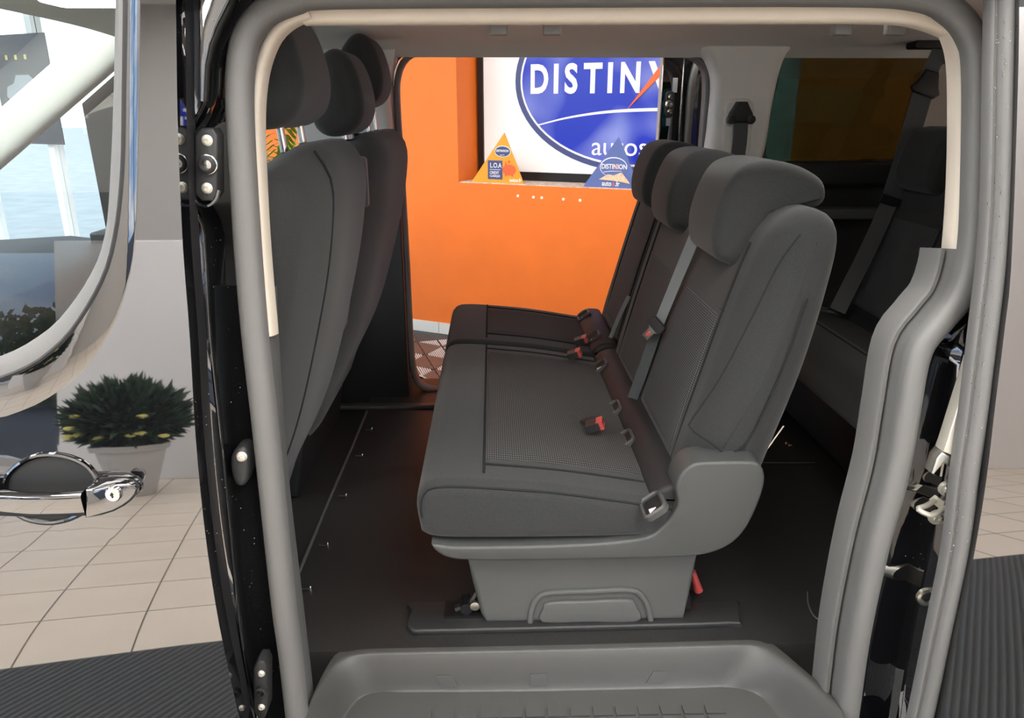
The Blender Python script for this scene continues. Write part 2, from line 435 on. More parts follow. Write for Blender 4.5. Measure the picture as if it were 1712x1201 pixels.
# glazing that goes on from the orange wall
g1 = MB()
for u in (-1.66, -2.75, -3.9, -5.0): g1.add(*wbox_g(u-.04, .1, .1, u+.04, .2, 3.2))
for z in (.1, 3.14): g1.add(*wbox_g(-5.04, .1, z, -1.62, .2, z+.08))
win1 = g1.build('window_1', 'white_paint'); win1['kind'] = 'structure'
for u0, u1 in ((-2.71, -1.70), (-3.86, -2.79), (-4.96, -3.94)): wbox('pane', 'glass_room', u0, .145, .18, u1, .151, 3.14, win1)
wl = MB(); wl.add(*wbox_g(-5.2, .05, 0, -1.6, .25, .1)); wl.add(*wbox_g(-5.2, .05, 3.22, -1.6, .25, 4)); wl.build('wall_glazed', 'white_paint')['kind'] = 'structure'
e_ = WU(-5.2, .15, 0)
wl = MB(); wl.add(*box_g(e_.x-.2, -5.2, 0, e_.x, e_.y+.1, .1)); wl.add(*box_g(e_.x-.2, -5.2, 3.6, e_.x, e_.y+.1, 4)); wl.build('wall_left', 'wall_grey')['kind'] = 'structure'
w3 = MB(); ln = (e_.y+5.2)/8
for i in range(9): w3.add(*box_g(e_.x-.14, -5.2+ln*i-.03, .1, e_.x-.04, -5.2+ln*i+.03, 3.6))
win3 = w3.build('window_3', 'white_paint'); win3['kind'] = 'structure'
for i in range(8): box('pane', 'glass_room', e_.x-.093, -5.17+ln*i, .1, e_.x-.087, -5.23+ln*(i+1), 3.6, win3)
box('wall_right', 'wall_grey', 6.0, -5.2, 0, 6.2, 4, 4)['kind'] = 'structure'
box('ceiling', 'ceiling_white', -6.2, -5.4, 4, 7, 8, 4.15)['kind'] = 'structure'
# wall behind the photographer: low window band with dark lintel at the left, tall shop-front glazing elsewhere
wb = MB(); wb.add(*box_g(-6, -5.2, 0, 6, -5.0, .12)); wb.add(*box_g(-6, -5.2, 2.5,   .74, -5.0, 4)); wb.add(*box_g(-3.05, -5.2, .12,   .74, -5.0, 2.5)); wb.add(*box_g(.74, -5.2, 3.6, 6, -5.0, 4)); wb.build('wall_back', 'wall_grey')['kind'] = 'structure'
lin = box('trim_1', 'asphalt', -6, -5.22, 2.05, -3.05, -4.96, 2.5); lin['kind'] = 'structure'
w2 = MB()
for i in range(10):
    x = -5.7+1.3*i
    if -3 < x < .7: continue
    w2.add(*box_g(x-.04, -5.15, .12, x+.04, -5.05, 2.05 if x < -1.9 else 3.6))
win2 = w2.build('window_2', 'frame_black'); win2['kind'] = 'structure'
for i in (0, 1, 5, 6, 7, 8): box('pane', 'glass_room', -5.66+1.3*i, -5.103, .12, -5.66+1.3*i+1.22, -5.097, 2.05 if i < 3 else 3.6, win2)
for nm, x0, x1 in (('white square column beside the potted shrub, mirrored in the front door paint', -3.0, -1.9), ('white square column mirrored in the rear quarter panel', 3.2, 5.8)):
    tag(box('column', 'white_paint', x0, -4.35, .0, x1, -4.1, 2.0 if x0 < 0 else 3.6, bev=.01), nm, 'column')
# ceiling light panels, out of view, put in to light the room
k = 0
for x in (-4.2, -1.6, 1.0, 3.6):
    for y in (-3.9, -2.2, -.6, 1.1, 2.9):
        if (y > 2 and x > -4) or (y == 1.1 and x == 1.0): continue
        t = thing('unseen_ceiling_light', 'unseen square ceiling light panel put in to light the showroom', 'light', (x, y, 3.97), 'unseen showroom ceiling lights')
        mb = MB(); s = .62
        for q in ((-s, -s, s, -s+.03), (-s, s-.03, s, s), (-s, -s+.03, -s+.03, s-.03), (s-.03, -s+.03, s, s-.03)): mb.add(*box_g(x+q[0], y+q[1], 3.955, x+q[2], y+q[3], 4.0))
        mb.build('frame', 'white_paint', t); box('diffuser', 'led', x-s+.03, y-s+.03, 3.965, x+s-.03, y+s-.03, 3.99, t)
# outdoors
box('ground', 'asphalt', -60, -80, -.3, 60, 2, -.12)['kind'] = 'structure'
box('pale_ground', 'pale_ground', -60, 2, -.3, 60, 80, -.12)['kind'] = 'structure'  # ground made pale to stand for a cream reflection in the door window
def leaf_cloud(n, c, rad, size, seed, squash=(1, 1, 1), needle=False):
    rr = random.Random(seed); v = []; f = []
    for i in range(n):
        d = Vector((rr.gauss(0, 1), rr.gauss(0, 1), rr.gauss(0, 1))).normalized()*rad*(rr.random()**.35)
        p = Vector(c)+Vector((d.x*squash[0], d.y*squash[1], d.z*squash[2]))
        a = Vector((rr.uniform(-1, 1), rr.uniform(-1, 1), rr.uniform(-.3, 1))).normalized()
        if needle: a = (a*.6+d.normalized()).normalized()
        b = a.cross(Vector((rr.uniform(-1, 1), rr.uniform(-1, 1), rr.uniform(-1, 1)))).normalized()
        s = size*rr.uniform(.6, 1.3); wd = s*(.14 if needle else .45); i0 = len(v)
        v += [p, p+a*s*.5+b*wd, p+a*s, p+a*s*.5-b*wd]; f.append((i0, i0+1, i0+2, i0+3))
    me = bpy.data.meshes.new('leaves'); me.from_pydata([tuple(x) for x in v], [], f); return me
for i, (x, y, r_) in enumerate([(-9, -15, 1.5), (-13.5, -17, 1.7), (-17, -15, 1.4), (-5.5, -19, 1.5), (-21, -19, 2.0), (-11, -21, 1.8)]):
    t = thing('bush', 'round green bush across the road outside, seen mirrored in the door window', 'bush', (x, y, -.12), 'bushes across the road')
    link('foliage', leaf_cloud(1800, (x, y, r_*.75-.12), r_, .22, 50+i, (1.3, 1, .75)), 'tree_leaf', t, ang=0)
    tube('trunk', 'bark', [(x, y, -.12), (x, y, r_*.7)], .08, t)

# ---- sign in the niche
SD = .30
sg = thing('wall_sign', 'large white sign with a blue oval and white capitals in the orange wall niche', 'sign', WU(1.55, SD, NZ))
wbox('backing', 'frame_black', .475, SD+.004, 1.13, 2.60, SD+.05, 2.70, sg)
for q in ((.475, 1.13, .515, 2.70), (.515, 1.13, 2.612, 1.185), (.515, 2.65, 2.612, 2.70)): wbox('frame_bar', 'frame_black', q[0], SD-.02, q[1], q[2], SD+.004, q[3], sg)
wbox('face', 'sign_white', .515, SD-.004, 1.185, 2.612, SD+.003, 2.65, sg)
EC = (1.62, 1.785); EA, EB = .845, .565
def ell(a, b, n=72, s=0): return [(EC[0]+a*math.cos(2*math.pi*i/n), EC[1]+b*math.sin(2*math.pi*i/n)) for i in range(n)]
def disc(name, m, a, b, d0, d1, parent):
    e = ell(a, b); n = len(e); v = [WU(x, d0, z) for x, z in e]+[WU(x, d1, z) for x, z in e]
    f = [tuple(range(n)), tuple(range(n, 2*n))]+[(i, (i+1) % n, n+(i+1) % n, n+i) for i in range(n)]
    return link(name, mesh(v, f), m, parent)
def mottle_blue():  # noise mottles the oval between deep and paler blue
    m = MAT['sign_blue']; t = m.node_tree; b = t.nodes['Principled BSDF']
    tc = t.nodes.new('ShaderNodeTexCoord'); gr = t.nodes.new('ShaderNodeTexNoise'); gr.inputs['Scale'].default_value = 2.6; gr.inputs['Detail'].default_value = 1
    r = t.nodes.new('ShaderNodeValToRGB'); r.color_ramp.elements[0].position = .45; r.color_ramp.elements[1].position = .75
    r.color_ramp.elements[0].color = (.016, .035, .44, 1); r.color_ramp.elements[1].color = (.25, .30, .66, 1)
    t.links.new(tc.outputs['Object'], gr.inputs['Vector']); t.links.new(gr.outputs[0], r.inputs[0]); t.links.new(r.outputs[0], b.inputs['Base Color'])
mottle_blue()
disc('oval_border', 'card_navy', EA+.015, EB+.015, SD-.006, SD-.003, sg)  # navy band that shows round the oval's white rim
disc('oval_rim', 'ink_white', EA-.025, EB-.022, SD-.010, SD-.005, sg)
disc('oval', 'sign_blue', EA-.04, EB-.037, SD-.014, SD-.009, sg)
def wtext(s, u, z, size, m, parent, d=SD-.016, bold=.004, sx=1.0, name='letter', spacing=1.0, ext=.0015):
    if name == 'print': sx *= .80; bold *= .5
    me = text_mesh(s, size, ext, bold, sx=sx, spacing=spacing)
    for vv in me.vertices: c = vv.co.copy(); vv.co = WU(u+c.x, d-c.z, z+c.y)
    return link(name, me, m, parent, smooth=False)
u = .862
for ch, wd in zip('DISTINXION', (.168, .085, .137, .154, .087, .190, .150, .085, .19, .17)):
    if ch == 'X':
        mb = MB()
        for pts in ([(.005, .18), (.045, .18), (.125, 0), (.085, 0)],):
            mb.add([WU(u+a, SD-.018, 1.712+b) for a, b in pts]+[WU(u+a, SD-.014, 1.712+b) for a, b in pts], [(0, 1, 2, 3), (4, 5, 6, 7), (0, 1, 5, 4), (1, 2, 6, 5), (2, 3, 7, 6), (3, 0, 4, 7)])
        mb.build('letter', 'ink_white', sg)
        xc = u+.07
    else: wtext(ch, u+.008, 1.712, .252, 'ink_white', sg, bold=.008, sx=.74 if ch in 'DN' else .80)
    u += wd
sl = [(1.56, 1.60), (1.83, 1.95), (1.96, 2.07), (1.90, 1.93)]
link('orange_stroke', mesh([WU(a, SD-.022, b) for a, b in sl]+[WU(a, SD-.018, b) for a, b in sl], [(0, 1, 2, 3), (4, 5, 6, 7), (0, 1, 5, 4), (1, 2, 6, 5), (2, 3, 7, 6), (3, 0, 4, 7)]), 'sign_orange', sg)
arc = [Vector((a, b)) for a, b in ((.93, 1.50), (1.15, 1.55), (1.4, 1.585), (1.65, 1.60), (1.9, 1.60), (2.2, 1.57))]
arc = cat([(q.x, 0, q.y) for q in arc], 24)
link('arc_line', mesh(*loft_g([[WU(q.x, SD-.0165, q.z-.004-.006*min(1, i/12)) for i, q in enumerate(arc)], [WU(q.x, SD-.0165, q.z+.004+.006*min(1, i/12)) for i, q in enumerate(arc)]])), 'ink_white', sg)
wtext('autos.fr', 1.325, 1.312, .175, 'ink_white', sg, bold=.0, sx=1.02, name='lettering')

# ---- triangular counter cards on the sill
def card(name, label, m, tri, build):
    t = thing(name, label, 'display card', WU(tri[0][0], .03, NZ))
    v = [WU(u, .028, z) for u, z in tri]+[WU(u, .036, z) for u, z in tri]
    link('board', mesh(v, [(0, 1, 2), (3, 4, 5), (0, 1, 4, 3), (1, 2, 5, 4), (2, 0, 3, 5)]), m, t, smooth=False)
    v = [WU(tri[0][0]+.12, .036, NZ+.006), WU(tri[1][0]-.12, .036, NZ+.006), WU(tri[1][0]-.12, .11, NZ+.006), WU(tri[0][0]+.12, .11, NZ+.006), WU(tri[0][0]+.14, .037, NZ+.12), WU(tri[1][0]-.14, .037, NZ+.12)]
    link('back_stand', mesh(v, [(0, 1, 2, 3), (3, 2, 5, 4), (0, 3, 4), (1, 5, 2)]), m, t, smooth=False)
    build(t)
def flat(name, m, pts, t, d=.026):
    n = len(pts); v = [WU(a, d, b) for a, b in pts]+[WU(a, d+.0018, b) for a, b in pts]
    return link(name, mesh(v, [tuple(range(n)), tuple(range(n, 2*n))]+[(i, (i+1) % n, n+(i+1) % n, n+i) for i in range(n)]), m, t, smooth=False)
def oval(u, z, a, b, n=28): return [(u+a*math.cos(2*math.pi*i/n), z+b*math.sin(2*math.pi*i/n)) for i in range(n)]
def c_orange(t):
    flat('logo_rim', 'ink_white', oval(.787, 1.335, .060, .037), t, .0262); flat('logo_oval', 'card_navy', oval(.787, 1.335, .056, .033), t, .0245)
    wtext('DISTINXION', .738, 1.332, .021, 'ink_white', t, d=.0235, bold=.0006, name='print', ext=.0005); wtext('autos.fr', .768, 1.308, .014, 'ink_white', t, d=.0235, bold=.0, name='print', ext=.0005)
    flat('square', 'card_navy', [(.675, 1.15), (.785, 1.15), (.785, 1.275), (.675, 1.275)], t)
    wtext('L.O.A', .692, 1.228, .045, 'ink_white', t, d=.0245, bold=.001, name='print', ext=.0005)
    flat('rule', 'ink_white', [(.690, 1.213), (.770, 1.213), (.770, 1.216), (.690, 1.216)], t, .0245)
    wtext('CREDIT', .690, 1.186, .026, 'ink_white', t, d=.0245, bold=.0006, name='print', ext=.0005); wtext('CLASSIQUE', .690, 1.166, .019, 'ink_white', t, d=.0245, bold=.0004, name='print', ext=.0005)
    pig = oval(.835, 1.215, .050, .036)
    flat('piggy_bank', 'ink_red', pig, t, .0252)
    for q in ((.803, 1.172, .815, 1.19), (.852, 1.172, .864, 1.19)): flat('piggy_leg', 'ink_red', [(q[0], q[1]), (q[2], q[1]), (q[2], q[3]), (q[0], q[3])], t, .0255)
    flat('piggy_ear', 'ink_red', [(.802, 1.24), (.822, 1.25), (.806, 1.272)], t, .0255); flat('coin', 'ink_red', oval(.835, 1.268, .010, .010), t, .0255)
    wtext('autos.fr', .838, 1.138, .036, 'ink_white', t, d=.026, bold=.0012, name='print', ext=.0005)
def c_blue(t):
    flat('logo_rim', 'ink_white', oval(1.565, 1.255, .090, .062), t, .0262); flat('logo_oval', 'card_blue', oval(1.567, 1.253, .087, .058), t, .0245)
    wtext('DISTIN', 1.486, 1.245, .042, 'ink_white', t, d=.0235, bold=.0012, name='print', ext=.0005); wtext('X', 1.5715, 1.245, .042, 'ink_red', t, d=.0235, bold=.0012, name='print', ext=.0005); wtext('ION', 1.592, 1.245, .042, 'ink_white', t, d=.0235, bold=.0012, name='print', ext=.0005)
    flat('rule', 'ink_white', [(1.50, 1.222), (1.55, 1.229), (1.62, 1.231), (1.62, 1.233), (1.55, 1.232), (1.50, 1.225)], t, .0235)
    flat('sand_mound', 'sand', [(1.47, 1.175), (1.53, 1.21), (1.57, 1.205), (1.62, 1.225), (1.65, 1.19), (1.68, 1.155), (1.62, 1.165), (1.55, 1.172)], t, .0232)
    wtext('auto', 1.492, 1.138, .044, 'ink_white', t, d=.026, bold=.0014, name='print', ext=.0005); wtext('s', 1.5615, 1.138, .044, 'ink_red', t, d=.026, bold=.0014, name='print', ext=.0005); wtext('.fr', 1.579, 1.138, .044, 'ink_white', t, d=.026, bold=.0014, name='print', ext=.0005)
card('display_card', 'orange triangular display card with L.O.A print standing on the wall sill', 'card_orange', [(.546, NZ+.006), (.943, NZ+.006), (.799, 1.455)], c_orange)
card('display_card', 'blue triangular display card with oval logo standing on the wall sill', 'card_blue', [(1.364, NZ+.006), (1.745, NZ+.006), (1.59, 1.44)], c_blue)

# ---- ribbed garage tiles between the van and the orange wall
def far_line(x): return W0.y-(x-W0.x)*math.tan(WA)
c0, c1 = G0+E1*-4.2, G0+E1*5.0
mv = [c0, c1, Vector((c1.x, far_line(c1.x)-.03, 0)), Vector((-1.7, far_line(-1.7)-.03, 0)), Vector((c0.x, 4.6, 0))]
n = len(mv)
def mat_ribs():
    m = MAT['mat_dark']; t = m.node_tree; b = t.nodes['Principled BSDF']; tc = t.nodes.new('ShaderNodeTexCoord'); mp = t.nodes.new('ShaderNodeMapping'); mp.inputs['Rotation'].default_value = (0, 0, R(-31))
    wv = t.nodes.new('ShaderNodeTexWave'); wv.inputs['Scale'].default_value = 14; u = t.nodes.new('ShaderNodeBump'); u.inputs['Distance'].default_value = .004; u.inputs['Strength'].default_value = .8
    r = t.nodes.new('ShaderNodeValToRGB'); r.color_ramp.elements[0].color = (.010, .011, .011, 1); r.color_ramp.elements[1].color = (.05, .055, .055, 1)
    t.links.new(tc.outputs['Object'], mp.inputs[0]); t.links.new(mp.outputs[0], wv.inputs['Vector']); t.links.new(wv.outputs['Fac'], u.inputs['Height']); t.links.new(u.outputs[0], b.inputs['Normal'])
    t.links.new(wv.outputs['Fac'], r.inputs[0]); t.links.new(r.outputs[0], b.inputs['Base Color'])
mat_ribs()
mt = thing('garage_mat', 'dark ribbed interlocking floor mat the van is parked on', 'floor mat', (0, 0, 0))
link('mat_base', mesh([v+Vector((0, 0, .0042)) for v in mv]+[v+Vector((0, 0, .010)) for v in mv], [tuple(range(n)), tuple(range(n, 2*n))]+[(i, (i+1) % n, n+(i+1) % n, n+i) for i in range(n)]), 'mat_dark', mt, smooth=False)
JD = Vector((.27, -.963, 0)).normalized(); KD = Vector((JD.y*-1, JD.x, 0))
if KD.x < 0: KD = -KD
A0 = PZ(711, 597, 0); A0.z = .010; SP = .315; WD = (PZ(737.7, 580.6, 0)-A0).dot(KD)
tri_me = {}; bar_me = {}
for fl in (1, -1):
    # local coords: p along JD (0..SP), q across (0..WD); fl=-1 mirrored
    def T(p, q, z): return KD*(q if fl > 0 else WD-q)+JD*p+Vector((0, 0, z))
    mb = MB(); g = .004
    tri = [(g, g), (SP-g, g), (SP/2, WD-g)]
    mb.add([T(p, q, 0) for p, q in tri]+[T(p, q, .006) for p, q in tri], [(0, 1, 2), (3, 4, 5), (0, 1, 4, 3), (1, 2, 5, 4), (2, 0, 3, 5)])
    tri_me[fl] = mesh(mb.v, mb.f); tri_me[fl].materials.append(MAT['grid_taupe'])
    mb = MB(); nb = 11
    for i in range(1, nb):
        q = WD*i/nb; half = SP*q/(2*WD); bw = WD/nb*.24
        for p0, p1 in ((.002, half-.006), (SP-half+.006, SP-.002)):
            if p1-p0 < .01: continue
            sq = [(p0, q-bw), (p1, q-bw), (p1, q+bw), (p0, q+bw)]
            mb.add([T(a, b, 0) for a, b in sq]+[T(a, b, .006) for a, b in sq], [(0, 1, 2, 3), (4, 5, 6, 7), (0, 1, 5, 4), (1, 2, 6, 5), (2, 3, 7, 6), (3, 0, 4, 7)])
    bar_me[fl] = mesh(mb.v, mb.f); bar_me[fl].materials.append(MAT['grid_bar_sheen'])
for st in range(-3, 4):
    fl = 1 if st % 2 == 0 else -1
    for k in range(-4, 6):
        o0 = A0+KD*(st*WD)+JD*(k*SP); cc = o0+KD*WD/2+JD*SP/2
        if cc.y > far_line(cc.x)-.17 or cc.y < 2.35 or cc.x > .9: continue
        o = bpy.data.objects.new('floor_tile', tri_me[fl]); COL.objects.link(o); o.parent = mt; o.location = o0
        r_ = bpy.data.objects.new('rib', bar_me[fl]); COL.objects.link(r_); r_.parent = o

# ---- palm beside the wall
def frond_mesh(base, az, el, L, droop, seed):
    rr = random.Random(seed); v = []; f = []; d = Vector((math.cos(az), math.sin(az), 0)); sd = Vector((-d.y, d.x, 0)); N = 26
    pts = [Vector(base)+d*(L*t*math.cos(el))+Vector((0, 0, L*t*math.sin(el)-droop*t*t)) for t in [i/N for i in range(N+1)]]
    tv, tf = tube_g(pts, [.007*(1-i/N)+.001 for i in range(N+1)], 5); v += tv; f += tf
    for i in range(5, N+1):
        t = i/N; ll = .34*math.sin(math.pi*min(1, .25+.72*t))*L/1.1
        tg = (pts[i]-pts[i-1]).normalized()
        for s in (-1, 1):
            a = (sd*s*.75+tg*.75+Vector((0, 0, -.12-.1*rr.random()))).normalized(); b = a.cross(Vector((0, 0, 1))).normalized()*.015; p = pts[i]; k0 = len(v)
            q = p+a*ll*.5; e = p+a*ll+Vector((0, 0, -.06*ll/.3))
            v += [p-b*.5, p+b*.5, q+b, q-b, e]; f += [(k0, k0+1, k0+2, k0+3), (k0+3, k0+2, k0+4)]
    me = bpy.data.meshes.new('frond'); me.from_pydata([tuple(x) for x in v], [], f); return me
px_, py_ = -1.22, 3.15
pm = thing('potted_palm', 'green feathery palm in a pot before the orange wall, seen past the front headrest', 'palm', (px_, py_, .01))
lathe('pot', 'pot_brown', [(.13, .01), (.15, .03), (.19, .32), (.205, .33), (.205, .36), (.18, .36), (.175, .33), (.01, .325)], (px_, py_, .008), pm)
for k in range(3): tube('stem', 'bark', [(px_+.04*math.cos(k*2.1), py_+.04*math.sin(k*2.1), .325), (px_+.05*math.cos(k*2.1), py_+.05*math.sin(k*2.1), .8)], .018, pm)
for k in range(26):
    az = k*2.4; el = R(84-1.9*k); link('frond', frond_mesh((px_+.04*math.cos(az), py_+.04*math.sin(az), .78), az, el, .86+.10*(k % 3), .16+.012*k, k), 'leaf', pm, smooth=False)

# ---- planter behind the photographer (mirrored in the front door)
bx_, by_ = -2.20, -3.45
sh = thing('potted_shrub', 'dark green shrub with pale yellow blooms in a white pot, mirrored in the front door', 'shrub', (bx_, by_, .004))
lathe('pot', 'pot_white', [(.10, .004), (.11, .02), (.20, .50), (.22, .505), (.225, .56), (.20, .56), (.195, .52), (.01, .51)], (bx_, by_, 0), sh, n=28)
link('foliage', leaf_cloud(5200, (bx_, by_, .80), .29, .12, 3, (1.0, .9, .68), True), 'needle', sh, ang=0)
for k in range(16):
    rr = random.Random(k); a = rr.uniform(0, 6.28); q = (bx_+.30*math.cos(a)*rr.uniform(.4, 1), by_+.27*rr.uniform(.6, 1), .64+.22*rr.random())
    lathe('bloom', 'flower', [(.006, -.02), (.030, -.008), (.036, .006), (.022, .018), (.004, .022)], q, sh, n=9)
# ---- poster hanging in the glazing beyond the windscreen
po = thing('window_poster', 'dark car poster with red band hanging in the bright showroom window', 'poster', WU(-2.95, .05, .0))
pc = WU(-2.9, .05, 0)
link('sheet', mesh(*wbox_g(-4.40, .04, 1.30, -3.62, .048, 2.24)), 'poster_dark', po, smooth=False)
link('red_band', mesh(*wbox_g(-4.38, .034, 1.52, -3.64, .039, 1.60)), 'poster_red', po, smooth=False)
cp = [(-4.28, 1.72), (-4.25, 1.80), (-4.15, 1.83), (-4.10, 1.90), (-3.92, 1.90), (-3.82, 1.82), (-3.80, 1.72), (-3.86, 1.68), (-4.22, 1.67)]
n = len(cp); link('car_picture', mesh([WU(a, .034, b) for a, b in cp]+[WU(a, .039, b) for a, b in cp], [tuple(range(n)), tuple(range(n, 2*n))]+[(i, (i+1) % n, n+(i+1) % n, n+i) for i in range(n)]), 'poster_grey', po, smooth=False)
for k in range(4): link('yellow_dot', mesh(*wbox_g(-4.33+.13*k, .034, 2.03, -4.30+.13*k, .039, 2.07)), 'flower', po, smooth=False)
for k in range(2): tube('hanging_cord', 'frame_black', [WU(-4.3+.58*k, .044, 2.24), WU(-4.3+.58*k, .044, 3.22)], .003, po)

# ================================================================== VAN
van = thing('van', 'glossy black passenger van seen from its open side door', 'van', (.4, .92, 0))
def skin(x, z): return ys(z)
fs = lambda x, z, y: (x, ys(z)+y, z)
fsf = lambda x, z, y: (x, VANW-ys(z)-y, z)
def onside(name, m, pts, y0, y1, parent, r=.003, n=0, base=0.0, seg=3, ang=50, taper=False):
    q = [S(a, b, base) for a, b in pts]; q = [Vector((p.x, p.z)) for p in q]
    if n: q = [Vector((p.x, p.z)) for p in cat([(a.x, 0, a.y) for a in q], n, True)]
    fr = fs
    if taper:
        xa, xb = min(p.x for p in q), max(p.x for p in q); fr = lambda x, z, y: (x, ys(z)+y*(1-.75*max(0, (x-xa)/(xb-xa))**1.5), z)
    return prism(name, m, q, y0, y1, r, parent, seg, frame=fr, ang=ang)
def xz(pts, off=0.0): return [Vector((p.x, p.z)) for p in (S(a, b, off) for a, b in pts)]

# ---- front door
edge = [S(*q) for q in ((291, -60), (294, 0), (297, 200), (305, 400), (317, 560), (327, 730), (344, 900), (368, 1053), (400, 1200))]
edge = cat(edge, 26)
ol = [Vector((-1.38, .25)), Vector((edge[-1].x, .25))]+[Vector((p.x, p.z)) for p in edge[::-1]]+[Vector((edge[0].x, 1.85)), Vector((-1.05, 1.85)), Vector((-1.38, 1.62))]
A_ = [(236, -30), (235, 0), (233, 150), (231, 300), (226, 400), (215, 470), (190, 545), (140, 620), (70, 672), (0, 700)]
B_ = [(209, -30), (209, 0), (207, 150), (204, 290), (192, 395), (170, 470), (120, 553), (70, 600), (30, 622), (0, 633)]
C_ = [(193, -30), (193, 0), (190, 150), (185, 280), (176, 390), (150, 462), (98, 535), (50, 572), (20, 588), (0, 596)]
def ring(px, off, xl, dz):     # window outline: traced arc + straight runs toward the front, closed
    q = cat([S(a, b, off) for a, b in px], 40)
    zt = 1.80-dz; zb = q[-1].z-.012
    q = [Vector((q[0].x, 0, zt))]+q+[Vector((xl, 0, zb)), Vector((xl-.06, 0, zb+.03)), Vector((xl-.06, 0, zb+.25)), Vector((xl+.14, 0, zt))]
    q = resample(q, 120, True)
    return [Vector((p.x, ys(p.z)+off, p.z)) for p in q]
rA = ring(A_, 0, -1.22, 0); rB = ring(B_, -.005, -1.20, .025); rC = ring(C_, .004, -1.19, .04)
bowl = [Vector((p.x, p.z)) for p in cat([S(a, b) for a, b in ((10, 815), (22, 785), (60, 763), (105, 762), (145, 778), (164, 808), (155, 842), (120, 866), (75, 873), (30, 858))], 40, True)]
fd = panel('front_door', 'paint_black', ol, [[Vector((p.x, p.z)) for p in rA], bowl], skin, van, thick=.03, grid=.025)
loft('window_surround', 'paint_black', [rA, [a.lerp(b, .08)+Vector((0, -.0012, 0)) for a, b in zip(rA, rB)], rB], fd, True)
tube('surround_gap', 'rubber_black', [p+Vector((0, .002, 0)) for p in rB], .0035, fd, 6, True)
loft('window_rubber', 'rubber_seal', [rB, [a.lerp(b, .5)+Vector((0, -.004, 0)) for a, b in zip(rB, rC)], rC], fd, True)
panel('door_window', 'glass', [Vector((p.x, p.z)) for p in rC], [], lambda x, z: ys(z)+.004, fd, thick=.004, grid=.03)
b3 = [Vector((p.x, ys(p.y), p.y)) for p in bowl]; cb = sum(b3, Vector())/len(b3)
rows = [b3]
for q, dd in ((.97, .006), (.88, .022), (.7, .038), (.4, .046), (.1, .048)): rows.append([cb+(p-cb)*q+Vector((0, dd, 0)) for p in b3])
loft('handle_recess', 'plastic_dark', rows, fd, True, caps=True)
tube('recess_lip', 'paint_black', [p+Vector((0, -.0015, 0)) for p in b3], .004, fd, 8, True)
# pull handle: a bar that bows out over the recess
secs = []
for px, hw, yo, th in ((-60, .016, .004, .010), (-30, .017, -.022, .011), (20, .0175, -.032, .011), (80, .018, -.035, .012), (130, .018, -.034, .012), (165, .0185, -.031, .013)):
    c = S(px, 822-.03*px*.3); zc = c.z
    secs.append([Vector((c.x, ys(zc)+yo-.08*hw*math.copysign(abs(math.cos(a))**.4, math.cos(a))+th*math.copysign(abs(math.sin(a))**.4, math.sin(a)), zc+hw*math.copysign(abs(math.cos(a))**.4, math.cos(a)))) for a in [2*math.pi*k/20 for k in range(20)]])
loft('handle', 'paint_black', secs, fd, True, caps=True)
onside('key_cap', 'paint_black', [(167, 797), (180, 796), (195, 796), (210, 797), (222, 800), (230, 805), (235, 812), (234, 820), (228, 828), (219, 834), (206, 839), (190, 841), (167, 842), (167, 820)], -.042, .0, fd, .004, 0, taper=True)
kc = S(190, 826, -.0365); lathe('key_cylinder', 'chrome', [(.0110, .004), (.0110, -.002), (.0095, -.004), (.003, -.0045), (.001, -.002)], kc, fd, 'Y')
box('key_slot', 'rubber_black', kc.x-.001, kc.y-.0052, kc.z-.004, kc.x+.001, kc.y-.0035, kc.z+.004, fd)

# ---- B pillar: painted jamb from behind the door edge to the seal
RID = [(436, 1230), (408, 1100), (395, 1000), (385, 900), (378, 830), (368, 730), (350, 560), (343, 440), (337, 380), (318, 335), (314, 270), (318, 215), (340, 172), (343, 110), (350, 75), (363, 42), (385, 0), (410, -25)]
SEL = [(482, 1230), (468, 1100), (456, 1000), (447, 900), (438, 830), (425, 730), (406, 560), (397, 440), (391, 400), (377, 200), (376, 150), (380, 100), (395, 50), (425, 15), (450, -5), (485, -25)]
DED = [(395, 1230), (360, 1053), (332, 900), (315, 730), (305, 560), (293, 400), (285, 200), (282, 0), (282, -25)]
def bypix(px, n=70):             # resample a pixel column by height in the picture
    q = cat([(a, b, 0) for a, b in px], 400); o = []
    y0, y1 = px[0][1], px[-1][1]
    for i in range(n):
        y = y0+(y1-y0)*i/(n-1); o.append(min(q, key=lambda p: abs(p.y-y)).copy())
    return o
r_, s_, d_ = bypix(RID), bypix(SEL), bypix(DED)
DX = [(400, 1230), (368, 1053), (344, 900), (327, 730), (317, 560), (305, 400), (297, 200), (294, 0), (293, -25)]
x_ = bypix(DX); e0 = [S(p.x+1, p.y, .004) for p in x_]
loft('door_edge', 'rubber_black', [e0, [p+Vector((.001, .056, 0)) for p in e0]], fd)
rows = [[p+Vector((.001, .056, 0)) for p in e0], [S(p.x-3, p.y, .062) for p in r_], [S(p.x, p.y, .058) for p in r_], [S(p.x+3, p.y, .060) for p in r_], [S(p.x+6, p.y, .070) for p in r_],
        [S(a.x*.6+b.x*.4, a.y, .105) for a, b in zip(r_, s_)], [S(a.x*.3+b.x*.7, a.y, .130) for a, b in zip(r_, s_)], [S(p.x+6, p.y, .150) for p in s_]]
bp = loft('pillar_jamb', 'paint_black', rows, van, ang=60)
onside('pillar_panel', 'paint_black', [(331, -25), (331, 100), (331, 166), (340, 170), (343, 110), (350, 75), (363, 42), (385, 0), (396, -25)], .030, .07, bp, .004, 0, .03)
def screw(c, r_=.009, parent=None, m='zinc', t=.004):
    mb = MB(); mb.add(*lathe_g([(r_*1.25, t*.5), (r_*1.25, 0), (r_, -.001), (r_, -t), (r_*.8, -t-.001), (r_*.45, -t-.001), (r_*.4, -t+.002)], c, 'Y', 18)); return mb.build('screw', m, parent)
